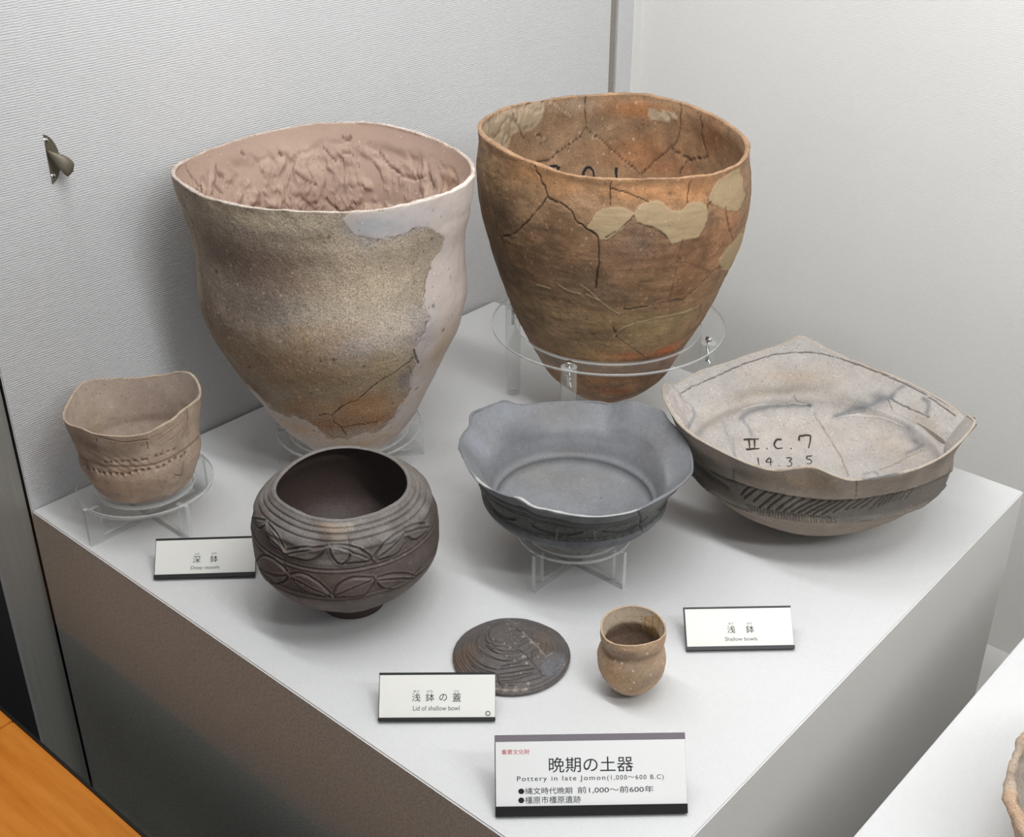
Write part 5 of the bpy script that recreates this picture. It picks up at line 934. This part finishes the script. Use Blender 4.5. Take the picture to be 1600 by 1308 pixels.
# ------------------------------------------------------------------ clear acrylic stands
def ring_plate(name, cx, cy, z0, z1, ro, ri, parent, n=96):
    bm = bmesh.new(); L = []
    for r, z in ((ri, z0), (ro, z0), (ro, z1), (ri, z1)):
        L.append([bm.verts.new((cx+r*math.cos(t), cy+r*math.sin(t), z)) for t in np.linspace(0, 2*math.pi, n, endpoint=False)])
    for a in range(4):
        b_ = (a+1) % 4
        for i in range(n):
            f = bm.faces.new([L[a][i], L[a][(i+1) % n], L[b_][(i+1) % n], L[b_][i]]); f.material_index = 1 if a in (1, 3) else 0; f.smooth = a in (1, 3)
    bmesh.ops.recalc_face_normals(bm, faces=bm.faces[:])
    return bm_obj(name, bm, [ACRYL, ACRYL_E], parent)
def u_plate(cx, cy, ang, R, h, parent, wid=0.025, t=0.0055, foot=0.009):
    """upright clear plate cut to a U, standing on edge through the centre"""
    M = Matrix.Translation((cx, cy, 0)) @ Matrix.Rotation(ang, 4, 'Z')
    out = [(-R, 0), (R, 0), (R, h+0.003), (R-0.005, h+0.003), (R-0.005, h), (R-wid, h), (R-wid, foot), (-R+wid, foot), (-R+wid, h), (-R+0.005, h), (-R+0.005, h+0.003), (-R, h+0.003)]
    bm = bmesh.new(); a = [bm.verts.new(M @ Vector((x, -t/2, z+0.0002))) for x, z in out]; b_ = [bm.verts.new(M @ Vector((x, t/2, z+0.0002))) for x, z in out]
    bm.faces.new(a); bm.faces.new(b_[::-1])
    n = len(out)
    for i in range(n):
        f = bm.faces.new([a[i], b_[i], b_[(i+1) % n], a[(i+1) % n]]); f.material_index = 1
    bmesh.ops.recalc_face_normals(bm, faces=bm.faces[:])
    return bm_obj('leg_plate', bm, [ACRYL, ACRYL_E], parent)
def cross_stand(name, label, cx, cy, R, h, ro, ri, a0, t=0.0045, wid=0.02):
    st = empty(name, (cx, cy, 0)); tag(st, label, 'stand', 'clear acrylic stands')
    ring_plate('ring', cx, cy, h+0.0003, h+t, ro, ri, st)
    u_plate(cx, cy, a0, R, h, st, wid); u_plate(cx, cy, a0+math.pi/2, R, h, st, wid, foot=0.0085)
cross_stand('cross_stand', 'clear acrylic ring stand under the small vessel at far left', 0.1403, 0.0990, 0.0925, 0.0530, 0.0885, 0.0650, 0.0, 0.0065, 0.021)
cross_stand('cross_stand', 'clear acrylic ring stand under the slate grey flared bowl', 0.6360, 0.3905, 0.0790, 0.0515, 0.0725, 0.0605, 0.0, 0.0045, 0.016)
cross_stand('cross_stand', 'clear acrylic ring stand under the tall sandy vessel, behind the carved bowl', 0.2290, 0.3815, 0.105, 0.0530, 0.1030, 0.0870, math.radians(48), 0.0045, 0.017)
# tall four-post stand
ts = empty('post_stand', (0.420, 0.735, 0)); tag(ts, 'clear acrylic ring on four screwed posts around the brown vessel', 'stand', 'clear acrylic stands')
ZP = 0.150
ring_plate('ring', 0.420, 0.735, ZP, ZP+0.0045, 0.1735, 0.1385, ts, 128)
for k_ in range(4):
    a = math.radians(197+90*k_); x, y = 0.420+0.1555*math.cos(a), 0.735+0.1555*math.sin(a)
    bm = bmesh.new(); n = 32
    A = [bm.verts.new((x+0.0115*math.cos(t), y+0.0115*math.sin(t), 0.0002)) for t in np.linspace(0, 2*math.pi, n, endpoint=False)]
    B = [bm.verts.new((q.co.x, q.co.y, ZP-0.0003)) for q in A]
    for i in range(n):
        f = bm.faces.new([A[i], A[(i+1) % n], B[(i+1) % n], B[i]]); f.smooth = True; f.material_index = 0
    f = bm.faces.new(A[::-1]); f.material_index = 1; f = bm.faces.new(B); f.material_index = 1
    pst = bm_obj('post', bm, [ACRYL_P, ACRYL_E], ts)
    bm = bmesh.new(); bmesh.ops.create_uvsphere(bm, u_segments=20, v_segments=12, radius=1.0, matrix=Matrix.Translation((x, y, ZP+0.0062)) @ Matrix.Diagonal((0.0052, 0.0052, 0.0030, 1)))
    add_cyl(bm, x, y, ZP+0.0042, ZP+0.0062, 0.0051, 20)
    scw = bm_obj('screw', bm, CHROME, ts, True)
    bm = bmesh.new(); add_cyl(bm, x, y, ZP-0.030, ZP+0.0045, 0.0026, 16, 0, 0.0026)
    bm_obj('shank', bm, CHROME, scw)

# ------------------------------------------------------------------ labels with lettering
def ray(px, py): return FWD+RGT*(px-800)/FPX-UPV*(py-654)/FPX
def onz(px, py, z=0.0):
    d = ray(px, py); return CAM+d*((z-CAM[2])/d[2])
def card(name, label, pl, pr, back, up, texts, top_mat, top_w, bot_w, card_mat, seg=0.0008, cat='label', group=None):
    A, B = onz(*pl), onz(*pr); ux = (B-A); Wd = np.linalg.norm(ux); ux = ux/Wd; ub = np.array([-ux[1], ux[0], 0.0]); uz = np.array([0, 0, 1.0])
    root = empty(name, tuple((A+B)/2+ub*back/2)); tag(root, label, cat, group)
    A = A+uz*0.0003
    hs = math.hypot(back, up); sl = (ub*back+uz*up)/hs; nr = np.cross(ux, sl)   # outward, towards the viewer
    def bar(bm, u0, u1, v0, v1, n0, n1, mi=0):
        vs = [A+ux*u+sl*vv+nr*nn for u in (u0, u1) for vv in (v0, v1) for nn in (n0, n1)]
        q = [bm.verts.new(t) for t in vs]
        for f in ((0, 1, 3, 2), (4, 6, 7, 5), (0, 4, 5, 1), (2, 3, 7, 6), (0, 2, 6, 4), (1, 5, 7, 3)):
            fc = bm.faces.new([q[i] for i in f]); fc.material_index = mi
        bmesh.ops.recalc_face_normals(bm, faces=bm.faces[:])
    off = 0.0035*abs(nr[2])+0.0
    A = A+uz*off
    bm = bmesh.new(); bar(bm, 0, Wd, 0, hs, -0.0035, 0.0); bm_obj('holder', bm, BLACK, root)
    bm = bmesh.new()    # prop at the back
    q = [A+ux*u+p for u in (Wd*0.3, Wd*0.7) for p in (sl*hs*0.80-nr*0.0036, sl*hs*0.80-nr*0.0036+ub*0.0025-uz*0.001, ub*(back*0.80*1.0+0.012)+uz*(-off+0.0002)*1.0, ub*(back*0.80+0.0095)+uz*(-off+0.0002))]
    vv = [bm.verts.new(t) for t in q]
    for f in ((0, 1, 2, 3), (4, 7, 6, 5), (0, 4, 5, 1), (1, 5, 6, 2), (2, 6, 7, 3), (3, 7, 4, 0)): bm.faces.new([vv[i] for i in f])
    bmesh.ops.recalc_face_normals(bm, faces=bm.faces[:]); bm_obj('prop', bm, BLACK, root)
    bm = bmesh.new(); bar(bm, seg, Wd-seg*0.3, bot_w, hs-top_w, 0.0001, 0.0011); cd = bm_obj('card', bm, card_mat, root)
    bm = bmesh.new(); bar(bm, 0, Wd, hs-top_w+0.0001, hs, 0.0001, 0.0012); bm_obj('top_edge', bm, top_mat, root)
    bm = bmesh.new(); bar(bm, 0, Wd, 0, bot_w-0.0001, 0.0001, 0.0026); bm_obj('bottom_edge', bm, BLACK, root)
    R3 = Matrix(((ux[0], sl[0], nr[0]), (ux[1], sl[1], nr[1]), (ux[2], sl[2], nr[2]))).to_4x4()
    O = A+nr*0.0014
    def uv(px, py):
        d = ray(px, py); t = ((O-CAM)@nr)/(d@nr); Q = CAM+d*t-O; return Q@ux, Q@sl
    for (s, x0, y0, x1, y1, mt) in texts:
        c = bpy.data.curves.new('lettering', 'FONT'); c.body = s; c.size = 1.0; c.resolution_u = 4; c.space_character = 1.22 if s.startswith(('Pottery', '(1')) else 1.0
        o = bpy.data.objects.new('lettering', c); COL.objects.link(o); bpy.context.view_layer.update()
        xs = [p[0] for p in o.bound_box]; ys = [p[1] for p in o.bound_box]
        ym = (y0+y1)/2; ua, va = uv(x0, ym); ub_, vb = uv(x1, ym); um, v0_ = uv((x0+x1)/2, y1); _, v1_ = uv((x0+x1)/2, y0)
        sx = (ub_-ua)/max(max(xs)-min(xs), 1e-6); sy = (v1_-v0_)/max(max(ys)-min(ys), 1e-6)
        uc, vc = uv((x0+x1)/2, ym)
        T = A+nr*0.00125+ux*(uc-sx*(max(xs)+min(xs))/2)+sl*(vc-sy*(max(ys)+min(ys))/2)
        me = bpy.data.meshes.new_from_object(o.evaluated_get(bpy.context.evaluated_depsgraph_get())); bpy.data.objects.remove(o)
        me.transform(Matrix.Translation(Vector(T)) @ R3 @ Matrix.Diagonal((sx, sy, 1, 1)))
        me.materials.clear(); link('lettering', me, mt, root)
    return root
def tb(off, k, s, x0, y0, x1, y1, mt): return (s, off[0]+k*x0, off[1]+k*y0, off[0]+k*x1, off[1]+k*y1, mt)
o5 = ((220, 830), 0.125); o6 = ((1050, 930), 0.1375); o7 = ((570, 930), 0.3125); o8 = ((740, 1130), 0.225)
card('caption_label', 'small black edged label reading Deep vessels', (241, 908), (399, 903), 0.0378, 0.0345, [
    tb(*o5, '深', 650, 308, 745, 398, INK), tb(*o5, '鉢', 868, 302, 962, 390, INK), tb(*o5, 'ふか', 672, 271, 735, 296, GREYINK), tb(*o5, 'ばち', 885, 264, 948, 289, GREYINK), tb(*o5, 'Deep vessels', 625, 432, 980, 486, GREYINK)], BLACK, 0.0028, 0.0050, CREAMCARD, group='small black edged labels')
card('caption_label', 'small black edged label reading Shallow bowls', (1072, 1020), (1241, 1017), 0.0378, 0.0327, [
    tb(*o6, '浅', 628, 347, 718, 433, INK), tb(*o6, '鉢', 840, 344, 932, 431, INK), tb(*o6, 'あさ', 642, 312, 698, 334, GREYINK), tb(*o6, 'ばち', 850, 307, 908, 331, GREYINK), tb(*o6, 'Shallow bowls', 602, 474, 970, 518, GREYINK)], BLACK, 0.0024, 0.0042, CREAMCARD, 0.0014, group='small black edged labels')
card('caption_label', 'small black edged label reading Lid of shallow bowl', (591, 1130), (774, 1129), 0.0378, 0.0340, [
    tb(*o7, '浅', 236, 491, 278, 532, INK), tb(*o7, '鉢', 304, 491, 347, 532, INK), tb(*o7, 'の', 373, 494, 411, 529, INK), tb(*o7, '蓋', 438, 490, 481, 532, INK), tb(*o7, 'あさ', 243, 475, 272, 486, GREYINK), tb(*o7, 'ばち', 310, 475, 340, 486, GREYINK), tb(*o7, 'ふた', 443, 474, 472, 485, GREYINK), tb(*o7, 'Lid of shallow bowl', 241, 553, 474, 577, GREYINK), tb(*o7, '◎', 602, 578, 629, 605, GREYINK)], BLACK, 0.0026, 0.0034, CREAMCARD, group='small black edged labels')
card('title_label', 'larger title label with grey top band about Jomon pottery', (774, 1278), (1074, 1273), 0.0470, 0.0600, [
    tb(*o8, '重要文化財', 195, 183, 388, 217, REDINK), tb(*o8, '晩期の土器', 523, 234, 1108, 340, INK), tb(*o8, 'Pottery in late Jomon', 302, 366, 915, 410, INK), tb(*o8, '(1,000～600 B.C)', 928, 359, 1320, 401, INK),
    tb(*o8, '●縄文時代晩期', 310, 447, 685, 494, INK), tb(*o8, '前1,000～前600年', 722, 438, 1250, 486, INK), tb(*o8, '●橿原市橿原遺跡', 310, 508, 745, 557, INK)], GREYBAR, 0.0060, 0.0090, CARD)
